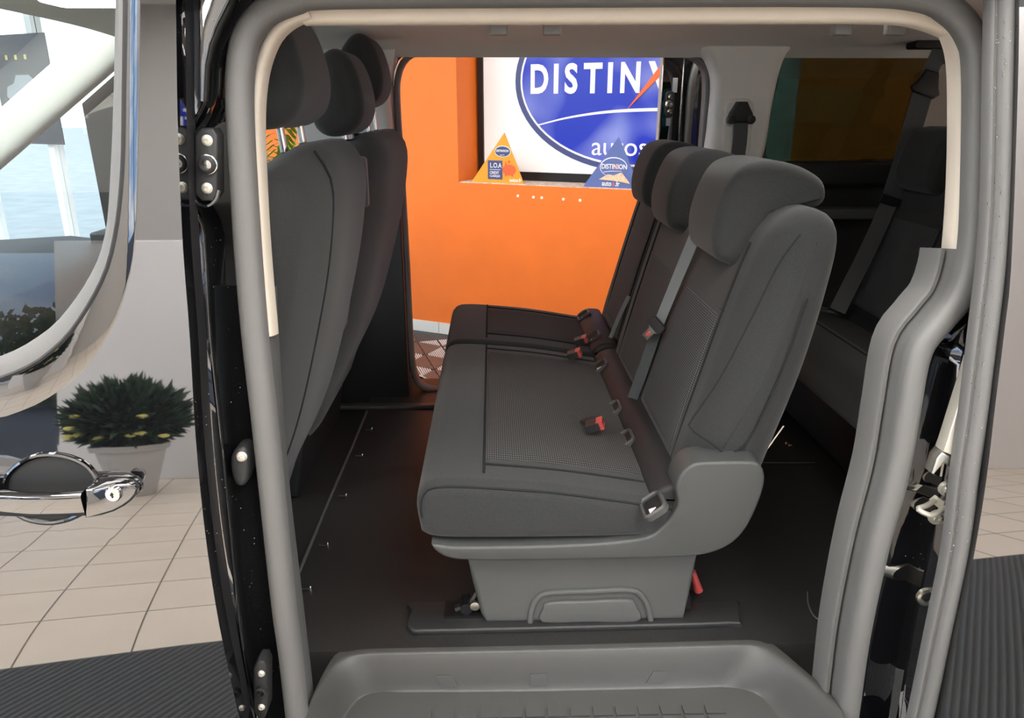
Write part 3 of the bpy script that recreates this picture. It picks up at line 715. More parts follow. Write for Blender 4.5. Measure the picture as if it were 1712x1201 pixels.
def latch(cx, cy0, cy1, cm, w, name='latch_plate'):
    pl = onside(name, 'plastic_dark', [(cx-w, cy0+12), (cx-w*.4, cy0), (cx+w*.6, cy0), (cx+w, cy0+12), (cx+w, cy1-12), (cx+w*.6, cy1), (cx-w*.4, cy1), (cx-w, cy1-12)], .052, .085, bp, .004, 0, .055)
    return pl
pl = latch(345, 214, 336, 275, 19)
for y in (235, 315): screw(S(346, y, .051), .0062, pl, t=.002)
c = S(348, 275, .051); lathe('bush', 'rubber_black', [(.0125, .004), (.0125, -.008), (.010, -.010), (.0075, -.010), (.0065, .002)], c, pl, 'Y'); lathe('bush_ring', 'chrome', [(.0138, .002), (.0138, -.003), (.0125, -.004)], c, pl, 'Y')
tube('pocket_lip', 'paint_black', cat([S(a, b, .054) for a, b in ((322, 312), (325, 335), (345, 345), (360, 335), (366, 318))], 16), .003, pl, 6)
pl = latch(436, 1105, 1200, 1152, 12, 'guide_plate')
for y in (1127, 1183): screw(S(437, y, .051), .0048, pl, t=.002)
lathe('bush', 'rubber_black', [(.009, .004), (.009, -.006), (.006, -.007), (.005, .0)], S(437, 1155, .051), pl, 'Y')
pl = onside('hinge_cup', 'plastic_dark', [(390, 790), (388, 765), (396, 748), (410, 745), (418, 760), (418, 790), (412, 808), (398, 808)], .070, .110, bp, .008, 30, .08); screw(S(404, 764, .069), .0065, pl)

# ---- door seal round the opening (one moulded rubber) and its inner flange
OP = [(499, 1230), (485, 1100), (472, 1000), (444, 730), (425, 560), (412, 400), (400, 200), (402, 100), (417, 50), (446, 18), (490, 0), (545, -10), (900, -13), (1400, -14), (1540, -6), (1592, 18), (1622, 54), (1635, 110), (1633, 300), (1626, 420), (1606, 495), (1573, 540), (1537, 590), (1517, 695), (1499, 796), (1466, 920), (1437, 1060), (1420, 1183), (1413, 1230)]
op = cat([S(a, b, .085) for a, b in OP], 260)
sp = [(-.019, -.010), (-.0185, .003), (-.014, .011), (-.006, .015), (.006, .015), (.014, .011), (.0185, .003), (.019, -.010)]
seal = sweep('door_seal', 'rubber_seal', op, sp, van, ang=60)
fi = max(range(len(op)), key=lambda i: (op[i].z > 1.40 and op[i].x > .4)*i)
fl = sweep('seal_flange', 'rubber_seal', op[fi:], [(-.0175, -.012), (-.0185, -.045), (-.0225, -.046), (-.0235, -.030), (-.030, -.029), (-.033, -.034), (-.034, -.080), (-.0175, -.080)], van, ang=60)
# ---- light trims inside the opening
def rp(hw, h, n=10): return [(hw*math.copysign(abs(math.cos(t))**.6, math.cos(t)), h*math.copysign(abs(math.sin(t))**.6, math.sin(t))) for t in [2*math.pi*k/(2*n) for k in range(2*n)]]
ti = cat([S(a, b, .135) for a, b in ((521, 24), (490, 35), (463, 58), (445, 95), (435, 140), (431, 200), (434, 300), (441, 420), (453, 560))], 50)
sweep('pillar_trim', 'trim_beige', ti, rp(.0085, .022), van, ang=60)
ti = cat([S(a, b, .150) for a, b in ((441, 480), (447, 600), (462, 800), (486, 1000), (502, 1130), (514, 1230))], 30)
sweep('lower_pillar_trim', 'plastic_mid', ti, rp(.016, .03), van, ang=60)
hd = cat([S(a, b, .14) for a, b in ((509, 25), (560, 24), (900, 23), (1300, 22), (1480, 23), (1545, 32), (1596, 52))], 60)
sweep('header_trim', 'trim_beige', hd, rp(.0145, .02), van, ang=60)
ti = cat([S(a, b, .135) for a, b in ((1590, 42), (1603, 80), (1608, 130), (1608, 240), (1604, 340), (1597, 432))], 50)
sweep('pillar_trim', 'trim_beige', ti, rp(.0165, .02), van, ang=60)

# ---- C pillar jamb, edge seal, quarter panel
SER = [(1650, 40), (1650, 100), (1648, 300), (1643, 420), (1630, 485), (1602, 540), (1566, 590), (1545, 695), (1526, 796), (1492, 920), (1464, 1060), (1448, 1183), (1442, 1230)]
STR = [(1676, 40), (1674, 100), (1670, 300), (1663, 420), (1656, 485), (1649, 540), (1643, 590), (1630, 695), (1615, 796), (1600, 920), (1571, 1060), (1545, 1183), (1534, 1230)]
PAN = [(1704, 0), (1703, 100), (1697, 300), (1692, 420), (1688, 485), (1681, 540), (1675, 590), (1662, 695), (1650, 796), (1630, 920), (1601, 1060), (1577, 1183), (1566, 1230)]
e_, t_, q_ = bypix(SER), bypix(STR), bypix(PAN)
cj = loft('rear_jamb', 'paint_black', [[S(p.x-6, p.y, .10) for p in e_], [S(a.x*.7+b.x*.3, a.y, .115) for a, b in zip(e_, t_)], [S(a.x*.45+b.x*.55, a.y, .105) for a, b in zip(e_, t_)], [S(a.x*.1+b.x*.9, a.y, .045) for a, b in zip(e_, t_)], [S(p.x+12, p.y, .03) for p in t_], [S(p.x+30, p.y, .03) for p in q_]], van, ang=60)
stp = cat([S(a, b, .022) for a, b in [(1677, -20)]+STR[1:]], 90)
es = sweep('edge_seal', 'rubber_seal', stp, [(-.019, -.012), (-.019, .004), (-.015, .007), (-.012, .003), (-.009, .003), (-.006, .011), (0, .014), (.008, .013), (.015, .008), (.018, -.002), (.018, -.012)], van, ang=60)
qe = [S(a, b) for a, b in PAN]; qe = cat(qe, 30)
qo = [Vector((p.x, p.z)) for p in qe]+[Vector((qe[-1].x, .25)), Vector((2.25, .25)), Vector((2.25, 1.85)), Vector((qe[0].x, 1.85))]
qp = panel('quarter_panel', 'paint_black', qo, [rrect(.98, 1.28, 2.05, 1.72, .06)], skin, van, thick=.02, grid=.03)
panel('rear_side_window', 'glass_tint', rrect(.98, 1.28, 2.05, 1.72, .06), [], lambda x, z: ys(z)+.006, qp, thick=.004, grid=.05)
# striker
wsh = lambda px, py, r0: lathe('striker_bolt', 'zinc', [(r0, .004), (r0, 0), (r0*.92, -.002), (r0*.5, -.002), (r0*.45, -.005), (r0*.25, -.005), (r0*.2, -.002)], S(px, py, .088), cj, 'Y', 22)
wsh(1583, 818, .0125); wsh(1566, 866, .0125)
onside('striker_plate', 'zinc', [(1556, 838), (1566, 830), (1592, 846), (1586, 856), (1575, 856)], .084, .094, cj, .002, 0, .088)
tube('striker_loop', 'zinc', cat([S(1562, 838, .086), S(1548, 846, .066), S(1535, 851, .050), S(1545, 858, .048), S(1560, 862, .050), S(1574, 853, .066), S(1586, 848, .086)], 30), .0042, cj, 10)
onside('jamb_reflection', 'zinc', [(1621, 598), (1608, 640), (1592, 690), (1577, 738), (1572, 752), (1604, 764), (1610, 700), (1617, 640)], .036, .060, cj, .002, 0, .045)  # bright zinc stands for the beige reflection on the painted jamb
onside('jamb_step', 'steel', [(1571, 752), (1562, 762), (1553, 788), (1560, 786), (1573, 771), (1596, 786), (1602, 770)], .036, .060, cj, .003, 0, .045)
lathe('drain_cap', 'steel', [(.016, .006), (.016, 0), (.012, -.002), (.006, .002)], S(1550, 1000, .075), cj, 'Y', 20)
lathe('drain_cap', 'rubber_black', [(.008, .006), (.008, -.002), (.005, -.003)], S(1549, 998, .073), cj, 'Y', 16)
# water drops on the rear edge seal and jamb: far too many to count
mb = MB(); rr = random.Random(4)
for i in range(220):
    py = rr.uniform(20, 960); k = min(69, max(0, int((py-40)/(1230-40)*69)))
    if i % 3: px = t_[k].x+rr.choice((-9, 2, 12, -14))+rr.gauss(0, 3); off = .009
    else: px = e_[k].x+(t_[k].x-e_[k].x)*rr.uniform(.12, .8); off = .10
    c = S(px, py, off); r0 = rr.uniform(.0006, .0013)
    mb.add(*lathe_g([(r0*.5, -r0), (r0, 0), (r0*.5, r0)], c, 'Y', 5))
for i in range(90):
    py = rr.uniform(20, 1150); k = min(69, int((1230-py)/1255*69)); px = d_[k].x+18+rr.uniform(0, 80)
    c = S(px, py, .027 if px < r_[k].x else .075); r0 = rr.uniform(.0005, .0011)
    mb.add(*lathe_g([(r0*.5, -r0), (r0, 0), (r0*.5, r0)], c, 'Y', 5))
mb.build('water_drops', 'chrome', van)['kind'] = 'stuff'

# ---- roof, headliner, underbody, floor
rf = [Vector((Y, z)) for Y, z in ((.10, 1.76), (.13, 1.85), (.25, 1.90), (.92, 1.925), (1.60, 1.90), (1.72, 1.85), (1.75, 1.835), (1.71, 1.835), (1.68, 1.85), (1.58, 1.875), (.92, 1.90), (.27, 1.875), (.17, 1.84), (.14, 1.76))]
loft('roof', 'paint_black', [[Vector((x, p.x, p.y)) for p in rf] for x in (-1.05, -.4, .4, 1.3, 2.25)], van, True, caps=True)
hs = cat([(0, Y, z) for Y, z in ((.165, 1.755), (.20, 1.785), (.30, 1.805), (.60, 1.815), (1.0, 1.815), (1.25, 1.812), (1.45, 1.803), (1.57, 1.79), (1.63, 1.772), (1.655, 1.762))], 40)
hl = loft('headliner', 'headliner', [[p+Vector((x, 0, 0)) for p in hs] for x in (-1.1, -.3, .5, 1.3, 2.2)]+[[p+Vector((x, 0, .02)) for p in hs] for x in (2.2, 1.3, .5, -.3, -1.1)], van)
for px in (833, 923, 1408, 1497):
    c = P(px, 45, .30); box('hook_cover', 'rubber_seal', c.x-.014, .292, c.z-.012, c.x+.014, .31, c.z+.02, hl, .003)
    box('hook_bracket', 'headliner', c.x-.010, .295, c.z+.015, c.x+.010, .305, 1.81, hl)
tube('liner_seam', 'seam', [(-.62, hs[i].y, hs[i].z-.001) for i in range(len(hs))], .002, hl, 5)
box('underbody', 'rubber_black', -1.5, .14, .30, 2.2, 1.70, .50, van)
fl_ = box('van_floor', 'carpet', -.45, .252, .50, 2.2, 1.60, .60, van)
ff = MB(); ff.add(*box_g(-1.6, .14, .50, -.452, 1.60, .585)); ff.build('front_floor', 'carpet', van)
tube('floor_edge_strip', 'plastic_mid', [(-.447, .30, .602), (-.445, .9, .602), (-.443, 1.47, .602)], .004, fl_, 6)
for i, (px, py) in enumerate(((622, 718), (606, 762), (579, 829), (548, 911), (519, 984))):
    c = PZ(px, py, .603); box('floor_clip', 'plastic_dark', c.x-.022, c.y-.006, .600, c.x, c.y+.006, .606, fl_, .002); lathe('clip_pin', 'chrome', [(.0035, -.003), (.0035, .004), (.002, .006)], (c.x, c.y, .603), fl_, n=8)
c0, c1 = PZ(1345, 995, .601), PZ(1365, 1035, .601)
tube('floor_edge_line', 'plastic_mid', cat([PZ(1350, 990, .601), PZ(1352, 1012, .601), PZ(1365, 1034, .601), PZ(1395, 1041, .601)], 12), .0018, fl_, 5)
# rear floor cross line and rail bolts
tube('floor_seam', 'plastic_mid', [PZ(1275, 774, .601), PZ(1362, 774, .601)], .0015, fl_, 5)

# ---- step well
top = [(496, 1240), (520, 1175), (548, 1122), (568, 1104), (600, 1094), (700, 1091), (900, 1087), (1100, 1082), (1240, 1078), (1270, 1079), (1296, 1090), (1345, 1130), (1398, 1180), (1440, 1240)]
bot = [(590, 1240), (600, 1205), (600, 1165), (602, 1135), (628, 1152), (680, 1158), (880, 1157), (1040, 1154), (1170, 1150), (1220, 1142), (1262, 1118), (1278, 1165), (1300, 1205), (1310, 1240)]
tp = cat([PZ(a, b, .60) for a, b in top], 80)
ZB = .525
def onb(a, b): return PZ(a, b, ZB)
btm = cat([onb(a, b) for a, b in ((560, 1240), (575, 1205), (600, 1170), (632, 1158), (690, 1158), (880, 1157), (1040, 1154), (1150, 1152), (1215, 1150), (1262, 1160), (1300, 1200), (1330, 1240))], 80)
rows = [[p+Vector((0, .03, -.001)) for p in tp], [p+Vector((0, .004, .0005)) for p in tp]]
for t in (.03, .07, .12, .3, .5, .7, .85, .93, .98, 1.0):
    zz = .60-(.60-ZB)*(0.5-0.5*math.cos(math.pi*t) if t < .99 else 1)
    rows.append([Vector((a.x+(b.x-a.x)*t, a.y+(b.y-a.y)*t, zz)) for a, b in zip(tp, btm)])
sw = loft('step_well', 'plastic_step', rows, van, ang=70)
n = len(btm); link('step_tread', mesh([p+Vector((0, 0, .0002)) for p in btm]+[p-Vector((0, 0, .02)) for p in btm], [tuple(range(n)), tuple(range(n, 2*n))]+[(i, (i+1) % n, n+(i+1) % n, n+i) for i in range(n)]), 'plastic_step', sw, smooth=False)
c = PZ(690, 1190, ZB); X0 = c.x
pad = None
for rw in range(3):
    for k in range(14):
        x = PZ(690, 1187, ZB).x+k*.0425; y = PZ(900, 1186, ZB).y-rw*.026
        if pad is None:
            pad = mesh(*box_g(0, -.022, 0, .036, 0, .004)); pad.materials.append(MAT['plastic_step'])
        o = bpy.data.objects.new('tread_pad', pad); COL.objects.link(o); o.parent = sw; o.location = (x, y, ZB)
for px, py in ((715, 1131), (907, 1126), (1140, 1123)):
    lo = PZ(px, py, .565); i = min(range(len(tp)), key=lambda j: abs(tp[j].x-lo.x))
    a, b = rows[6][i], rows[9][i]; d = (b-a)
    v = []
    for off in (.0015, -.004):
        nn = Vector((0, -d.z, d.y)).normalized()
        if nn.y > 0: nn = -nn
        for t, sx in ((.15, -1), (.15, 1), (.75, 1), (.75, -1)): v.append(a+d*t+Vector((sx*.0165, 0, 0))+nn*off)
    link('clip_cover', mesh(v, [(0, 1, 2, 3), (4, 5, 6, 7), (0, 1, 5, 4), (1, 2, 6, 5), (2, 3, 7, 6), (3, 0, 4, 7)]), 'plastic_step', sw, smooth=False)
box('rocker', 'paint_black', -.42, .02, .25, .75, .10, .44, van, .01)

# ---- far side: trims, opening, open sliding door
FY = 1.62
lo_t = [Vector((a, b)) for a, b in ((-.60, .50), (-.31, .50), (-.31, 1.42), (-.60, 1.42))]
prism('far_pillar_lower', 'plastic_dark', lo_t, FY-.02, FY+.10, .008, van)
prism('far_pillar_upper', 'trim_grey', [Vector((a, b)) for a, b in ((-.62, 1.36), (-.335, 1.36), (-.325, 1.5), (-.33, 1.68), (-.30, 1.79), (-.66, 1.79))], FY-.03, FY+.10, .025, van)
fo = [(-.300, .75), (-.302, 1.1), (-.306, 1.4), (-.310, 1.64), (-.300, 1.715), (-.275, 1.755), (-.225, 1.772), (.1, 1.775), (.5, 1.777), (.63, 1.772), (.69, 1.745), (.713, 1.69), (.716, 1.55), (.713, 1.40), (.69, 1.28), (.655, 1.15), (.645, .9), (.64, .70), (.61, .62), (.55, .605), (.2, .603), (-.18, .603), (-.25, .612), (-.285, .645)]
fop = cat([(x, 1.67-.0*z, z) for x, z in fo], 200, True)
sweep('far_door_seal', 'rubber_seal', fop, [(-.006, -.03), (-.006, .01), (-.002, .016), (.006, .018), (.010, .014), (.012, .005), (.012, -.03)], van, closed=True, ang=60)
box('far_sill', 'plastic_dark', -.45, 1.50, .50, .75, 1.80, .603, van, .004)
box('sill_strip', 'plastic_step', -.60, 1.492, .598, .75, 1.52, .612, van, .004)
fk = panel('far_side_skin', 'paint_black', [Vector(q) for q in ((-1.38, .25), (2.25, .25), (2.25, 1.85), (-1.05, 1.85), (-1.38, 1.62))],
           [[Vector((p.x, p.z)) for p in cat([(x+(-.02 if x < .2 else .02), 0, z+(.015 if z > 1 else -.02)) for x, z in fo], 100, True)], [Vector(q) for q in ((-1.22, 1.20), (-.66, 1.20), (-.66, 1.74), (-1.0, 1.76), (-1.24, 1.60))], rrect(.90, 1.36, 2.08, 1.83, .04)],
           lambda x, z: VANW-ys(z), van, thick=.02, grid=.05, flip=-1)
box('far_door_trim', 'plastic_dark', -1.35, 1.58, .45, -.62, 1.74, 1.21, van, .01)
panel('far_door_window', 'glass_room', [Vector(q) for q in ((-1.22, 1.20), (-.66, 1.20), (-.66, 1.74), (-1.0, 1.76), (-1.24, 1.60))], [], lambda x, z: VANW-ys(z)-.006, fk, thick=.003, flip=-1)
# rear side trim with window hole, ledge, light C pillar cover
qh = [Vector((p.x, p.z)) for p in cat([(.94, 0, 1.75), (.98, 0, 1.785), (1.06, 0, 1.80), (1.5, 0, 1.80), (2.0, 0, 1.80), (2.05, 0, 1.76), (2.05, 0, 1.47), (2.02, 0, 1.44), (1.5, 0, 1.438), (1.0, 0, 1.434), (.937, 0, 1.44), (.92, 0, 1.47), (.925, 0, 1.6)], 80, True)]
rs = panel('rear_side_trim', 'plastic_dark', [Vector(q) for q in ((.745, .58), (2.2, .58), (2.2, 1.84), (.80, 1.84), (.78, 1.30), (.745, 1.1))], [qh], lambda x, z: FY, van, thick=.05, grid=.2)
panel('rear_side_window', 'glass_tint', [q+(q-Vector((1.5, 1.61)))*.02 for q in qh], [], lambda x, z: FY+.035, rs, thick=.004, grid=.2)
prism('armrest_ledge', 'plastic_mid', [Vector((a, b)) for a, b in ((.80, 1.25), (2.15, 1.25), (2.15, 1.285), (.80, 1.285))], FY-.08, FY+.01, .008, rs)
box('window_ledge', 'plastic_dark', .80, FY-.05, 1.36, 2.15, FY+.005, 1.43, rs, .012)
cpo = [Vector((p.x, p.z)) for p in cat([(.722, 0, 1.40), (.722, 0, 1.55), (.722, 0, 1.68), (.70, 0, 1.745), (.66, 0, 1.80), (.68, 0, 1.85), (.85, 0, 1.855), (1.0, 0, 1.85), (.955, 0, 1.79), (.928, 0, 1.73), (.912, 0, 1.6), (.905, 0, 1.48), (.89, 0, 1.43), (.86, 0, 1.405), (.80, 0, 1.39)], 80, True)]
cp_ = prism('far_rear_pillar_trim', 'trim_grey', cpo, FY-.055, FY+.06, .028, van)
prism('anchor_recess', 'trim_grey', rrect(.752, 1.45, .845, 1.635, .03), FY-.064, FY-.05, .006, cp_)
ac = Vector((.797, FY-.085, 1.583))
prism('belt_anchor', 'rubber_black', [Vector(q)+Vector((.797, 1.583)) for q in ((-.014, .042), (.014, .042), (.034, .008), (.040, -.012), (.030, -.022), (-.030, -.022), (-.040, -.012), (-.034, .008))], FY-.10, FY-.062, .006, cp_)
for s in (-1, 1): lathe('anchor_knuckle', 'rubber_black', [(.013, .012), (.0145, 0), (.013, -.012), (.006, -.014)], (.797+s*.031, FY-.09, 1.571), cp_, 'Y')
def strap(name, m, pts, w, parent, wd=Vector((0, 1, 0)), th=.0018, n=30):
    p = cat(pts, n); wd = wd.normalized(); rows = []
    for i, q in enumerate(p):
        t = (p[min(i+1, n-1)]-p[max(i-1, 0)]).normalized(); w_ = (wd-t*wd.dot(t)).normalized(); nn = t.cross(w_)
        rows.append([q-w_*w/2-nn*th/2, q+w_*w/2-nn*th/2, q+w_*w/2+nn*th/2, q-w_*w/2+nn*th/2])
    return loft(name, m, rows, parent, True, caps=True)
strap('seat_belt', 'webbing', [(.797, FY-.092, 1.572), (.800, FY-.09, 1.50), (.795, FY-.095, 1.40), (.80, FY-.10, 1.2)], .046, cp_, Vector((1, 0, 0)))
# open sliding door, slid back outside the far side
so = [Vector(q) for q in ((.620, .42), (2.0, .42), (2.0, 1.87), (.615, 1.87))]
sdw = [Vector((p.x, p.z)) for p in cat([(.80, 0, 1.30), (.795, 0, 1.5), (.79, 0, 1.64), (.80, 0, 1.74), (.85, 0, 1.80), (1.2, 0, 1.815), (1.75, 0, 1.81), (1.82, 0, 1.77), (1.82, 0, 1.36), (1.75, 0, 1.27), (1.2, 0, 1.26), (.86, 0, 1.26)], 70, True)]
sd = panel('sliding_door', 'paint_black', so, [sdw], lambda x, z: 1.90, van, thick=.05, grid=.2)
panel('sliding_door_window', 'glass_room', sdw, [], lambda x, z: 1.93, sd, thick=.004, grid=.2)
sdo = cat([(p.x, 1.895, p.y) for p in sdw], 90, True)
sweep('window_gasket', 'rubber_black', sdo, [(-.036, -.01), (-.036, .004), (-.018, .006), (.0, .004), (.0, -.03), (-.036, -.03)] if area2(sdw) > 0 else [(.036, -.01), (.036, .004), (.018, .006), (0, .004), (0, -.03), (.036, -.03)], sd, closed=True)
tube('inner_seal', 'rubber_seal', cat([(.728, 1.893, .6), (.726, 1.893, 1.2), (.722, 1.893, 1.55), (.725, 1.893, 1.70), (.75, 1.893, 1.79), (.80, 1.893, 1.84)], 40), .012, sd, 10)
tube('edge_flange', 'chrome', [(.621, 1.897, .45), (.616, 1.897, 1.79)], .003, sd, 6)
tube('edge_flange', 'chrome', [(.695, 1.897, .45), (.690, 1.897, 1.79)], .0025, sd, 6)
lp = prism('latch_plate', 'plastic_dark', rrect(.632, 1.575, .662, 1.665, .012), 1.885, 1.90, .003, sd)
for z in (1.595, 1.645): lathe('screw', 'chrome', [(.009, .002), (.009, -.004), (.004, -.005), (.003, -.002)], (.647, 1.884, z), lp, 'Y', 14)
lathe('latch_pin', 'chrome', [(.014, .002), (.014, -.006), (.008, -.007), (.007, .0)], (.642, 1.884, 1.62), lp, 'Y', 16)
box('label_strip', 'poster_grey', .655, 1.896, 1.66, .672, 1.8995, 1.71, lp); box('label_strip', 'poster_grey', .640, 1.896, 1.545, .656, 1.8995, 1.572, lp)
# tailgate, dashboard, front pillars, windscreen
tg = panel('tailgate', 'plastic_dark', [Vector(q) for q in ((.12, .30), (1.73, .30), (1.70, 1.86), (.16, 1.86))], [rrect(.25, 1.25, 1.60, 1.75, .05)], lambda x, z: 2.2, van, thick=.06, grid=.3)
for vv in tg.data.vertices: c = vv.co.copy(); vv.co = (2.22+(1.86-c.z)*.97, c.x, 1.90+(1.86-c.z)*.22+(c.y-2.2))  # raised, out of view, so more light reaches the cabin
tg.data.update()
q = [Vector((2.22+(1.86-z)*.97, y, 1.925+(1.86-z)*.22)) for z, y in ((1.25, .25), (1.25, 1.6), (1.75, 1.6), (1.75, .25))]
link('tailgate_window', mesh(q+[v+Vector((0, 0, .005)) for v in q], [(0, 1, 2, 3), (4, 5, 6, 7), (0, 1, 5, 4), (1, 2, 6, 5), (2, 3, 7, 6), (3, 0, 4, 7)]), 'glass_tint', tg, smooth=False)
for x in (-.75, .60):  # cabin lamps with no known source, added to brighten the interior
    dm = prism('cabin_fill_lamp', 'trim_grey', rrect(x-.10, .52, x+.10, .66, .03), 1.800, 1.818, .004, van, frame=lambda X, z, y: (X, z, y))
    prism('fill_lens', 'dome', rrect(x-.07, .54, x+.07, .64, .02), 1.785, 1.803, .008, dm, frame=lambda X, z, y: (X, z, y))
dash = [Vector((a, b)) for a, b in ((-1.15, .9), (-1.13, 1.08), (-1.2, 1.16), (-1.45, 1.19), (-2.0, 1.16), (-2.0, .6), (-1.3, .6))]
prism('dashboard', 'plastic_dark', dash, .18, 1.67, .02, van)
for nm, yy in (('far', 1.60), ('near', .17)):
    pa, pb = P(190, 62, 1.60), P(0, 232, 1.60); d = (pb-pa).normalized(); a = pa-d*.12; b = pb+d*.30
    a.y = b.y = yy; a.z -= .01
    sweep('windscreen_pillar', 'trim_grey', [a, a.lerp(b, .5), b], rp(.062, .035), van, ang=60)
wsx = [(pa-d*.1), (pb+d*.3)]
v = [Vector((wsx[0].x-.06, .18, wsx[0].z)), Vector((wsx[0].x-.06, 1.66, wsx[0].z)), Vector((wsx[1].x-.06, 1.66, wsx[1].z)), Vector((wsx[1].x-.06, .18, wsx[1].z))]
link('windscreen', mesh(v+[q+Vector((0, 0, .005)) for q in v], [(0, 1, 2, 3), (4, 5, 6, 7), (0, 1, 5, 4), (1, 2, 6, 5), (2, 3, 7, 6), (3, 0, 4, 7)]), 'glass_room', van, smooth=False)
box('bonnet', 'paint_black', -2.5, .08, .35, -1.72, 1.77, 1.10, van, .06)
for x in (-1.9, 1.75):
    for yy, sg_ in ((.16, -1), (1.69, 1)):
        ty = lathe('tyre', 'tyre', [(.20, -.10), (.30, -.10), (.325, -.07), (.327, .07), (.30, .10), (.20, .10)], (x, yy, .337), van, 'Y', 32)
        lathe('rim', 'alloy', [(.02, -.06), (.19, -.07), (.205, -.09), (.205, .09), (.19, .07), (.02, .06)], (x, yy, .337), ty, 'Y', 32)

# ================================================================== SEATS
def closed2(pts, n=64): return [Vector((p.x, p.z)) for p in cat([(a, 0, b) for a, b in pts], n, True)]
def patch(name, m, pts, y0, y1, parent, off=.004, bow=0.0, ny=14, n=40, top_round=0.0):
    # upholstery panel laid on a surface given by an (x,z) polyline, tucked in at its borders
    p = cat([(a, 0, b) for a, b in pts], n); rows = []
    ns = []
    for i in range(n):
        t = (p[min(i+1, n-1)]-p[max(i-1, 0)]).normalized(); q = Vector((-t.z, 0, t.x)); ns.append(q)
    for i in range(n):
        row = []
        u = i/(n-1); eu = min(1, u/.04, (1-u)/.04)
        inx = top_round*max(0, (u-.8)/.2)**2
        for k in range(ny+1):
            w_ = k/ny; ev = min(1, w_/.06, (1-w_)/.06); e = min(eu, ev)
            row.append(Vector((p[i].x, y0+inx+(y1-y0-2*inx)*w_, p[i].z))+ns[i]*(-.003+(off+.003)*math.sqrt(max(e, 0))+bow*math.sin(math.pi*w_)))
        rows.append(row)
    return loft(name, m, rows, parent, ang=60)
def piping(poly, y, r, parent, frac=(0, 1), name='piping', tr=.0020, ins=.35, sgn=1, zmin=-9):
    poly = [Vector(p) for p in poly]
    if area2(poly) < 0: poly = poly[::-1]
    q = inset(poly, r*ins); n = len(q); a, b = int(frac[0]*n), int(frac[1]*n)
    pts = [Vector((q[i % n].x, y+sgn*r*ins*.55, q[i % n].y)) for i in range(a, b+1)]
    if zmin > 0:
        k = next(i for i in range(n) if pts[i].z <= zmin and pts[(i+1) % n].z > zmin); pts = [pts[(k+1+i) % n] for i in range(n)]; pts = [p for p in pts if p.z > zmin]
    return tube(name, 'seam', pts, tr, parent, 6)
CUS = [(-.125, .835), (-.143, .87), (-.145, .915), (-.128, .945), (-.09, .953), (0, .948), (.12, .936), (.25, .915), (.33, .90), (.352, .88), (.345, .84), (.25, .828), (.0, .828)]
BCK = [(.350, .86), (.352, .92), (.392, 1.08), (.446, 1.28), (.478, 1.375), (.508, 1.418), (.550, 1.436), (.592, 1.425), (.612, 1.385), (.606, 1.30), (.580, 1.15), (.540, 1.00), (.505, .89), (.45, .84), (.38, .84)]
HRP = [(.422, 1.337), (.450, 1.320), (.480, 1.316), (.503, 1.336), (.518, 1.372), (.540, 1.408), (.580, 1.424), (.610, 1.430), (.620, 1.450), (.608, 1.478), (.570, 1.500), (.520, 1.512), (.475, 1.508), (.446, 1.488), (.424, 1.44), (.414, 1.385)]
def sh2(pts, dx, dz): return [(a+dx, b+dz) for a, b in pts]
def isofix(px, py, parent, X=.325):
    nn = Vector((-.60, 0, .80)); a = Vector((.318, 0, .9295)); r0 = ray(px, py); c = CAM+r0*((a-CAM).dot(nn)/r0.dot(nn))
    place_guide(c, parent)
def place_guide(c, parent):
    e1 = Vector((0, 1, 0)); e2 = Vector((.80, 0, .60)); nn = Vector((-.60, 0, .80))
    g = link('isofix_guide', mesh(*sweep_g([c+e1*p.x+e2*p.y for p in rrect(-.029, -.021, .029, .021, .010, 4)], [(-.004, -.006), (-.004, .005), (0, .008), (.004, .005), (.004, -.006)], nn, True, True)), 'plastic_step', parent)
    v = [c+e1*a+e2*b+nn*d for d in (-.004, .001) for a, b in ((-.026, -.018), (.026, -.018), (.026, .018), (-.026, .018))]
    link('guide_pocket', mesh(v, [(0, 1, 2, 3), (4, 5, 6, 7), (0, 1, 5, 4), (1, 2, 6, 5), (2, 3, 7, 6), (3, 0, 4, 7)]), 'rubber_black', g, smooth=False)
    v = [c+e1*a+e2*b+nn*d for d in (.0005, .0025) for a, b in ((-.018, -.010), (-.006, -.010), (-.012, .004))]
    link('guide_mark', mesh(v, [(0, 1, 2), (3, 4, 5), (0, 1, 4, 3), (1, 2, 5, 4), (2, 0, 3, 5)]), 'ink_white', g, smooth=False)
def buckle(c, d, parent, red=True):
    d = Vector(d).normalized(); e = Vector((0, 1, 0)); e = (e-d*e.dot(d)).normalized(); nn = d.cross(e)
    def bx(a0, a1, b, t0, t1): return [c+d*a+e*bb+nn*t for a in (a0, a1) for bb in (-b, b) for t in (t0, t1)]
    F6 = [(0, 1, 3, 2), (4, 6, 7, 5), (0, 4, 5, 1), (2, 3, 7, 6), (0, 2, 6, 4), (1, 5, 7, 3)]
    o = link('buckle', mesh(bx(-.018, .012, .015, -.009, .009), F6), 'plastic_dark', parent, smooth=False)
    link('buckle_button', mesh(bx(.006, .020, .0145, -.0095, .0095), F6), 'red_plastic', o, smooth=False)
    link('buckle_slot', mesh(bx(.016, .0205, .010, .003, .006), F6), 'rubber_black', o, smooth=False)
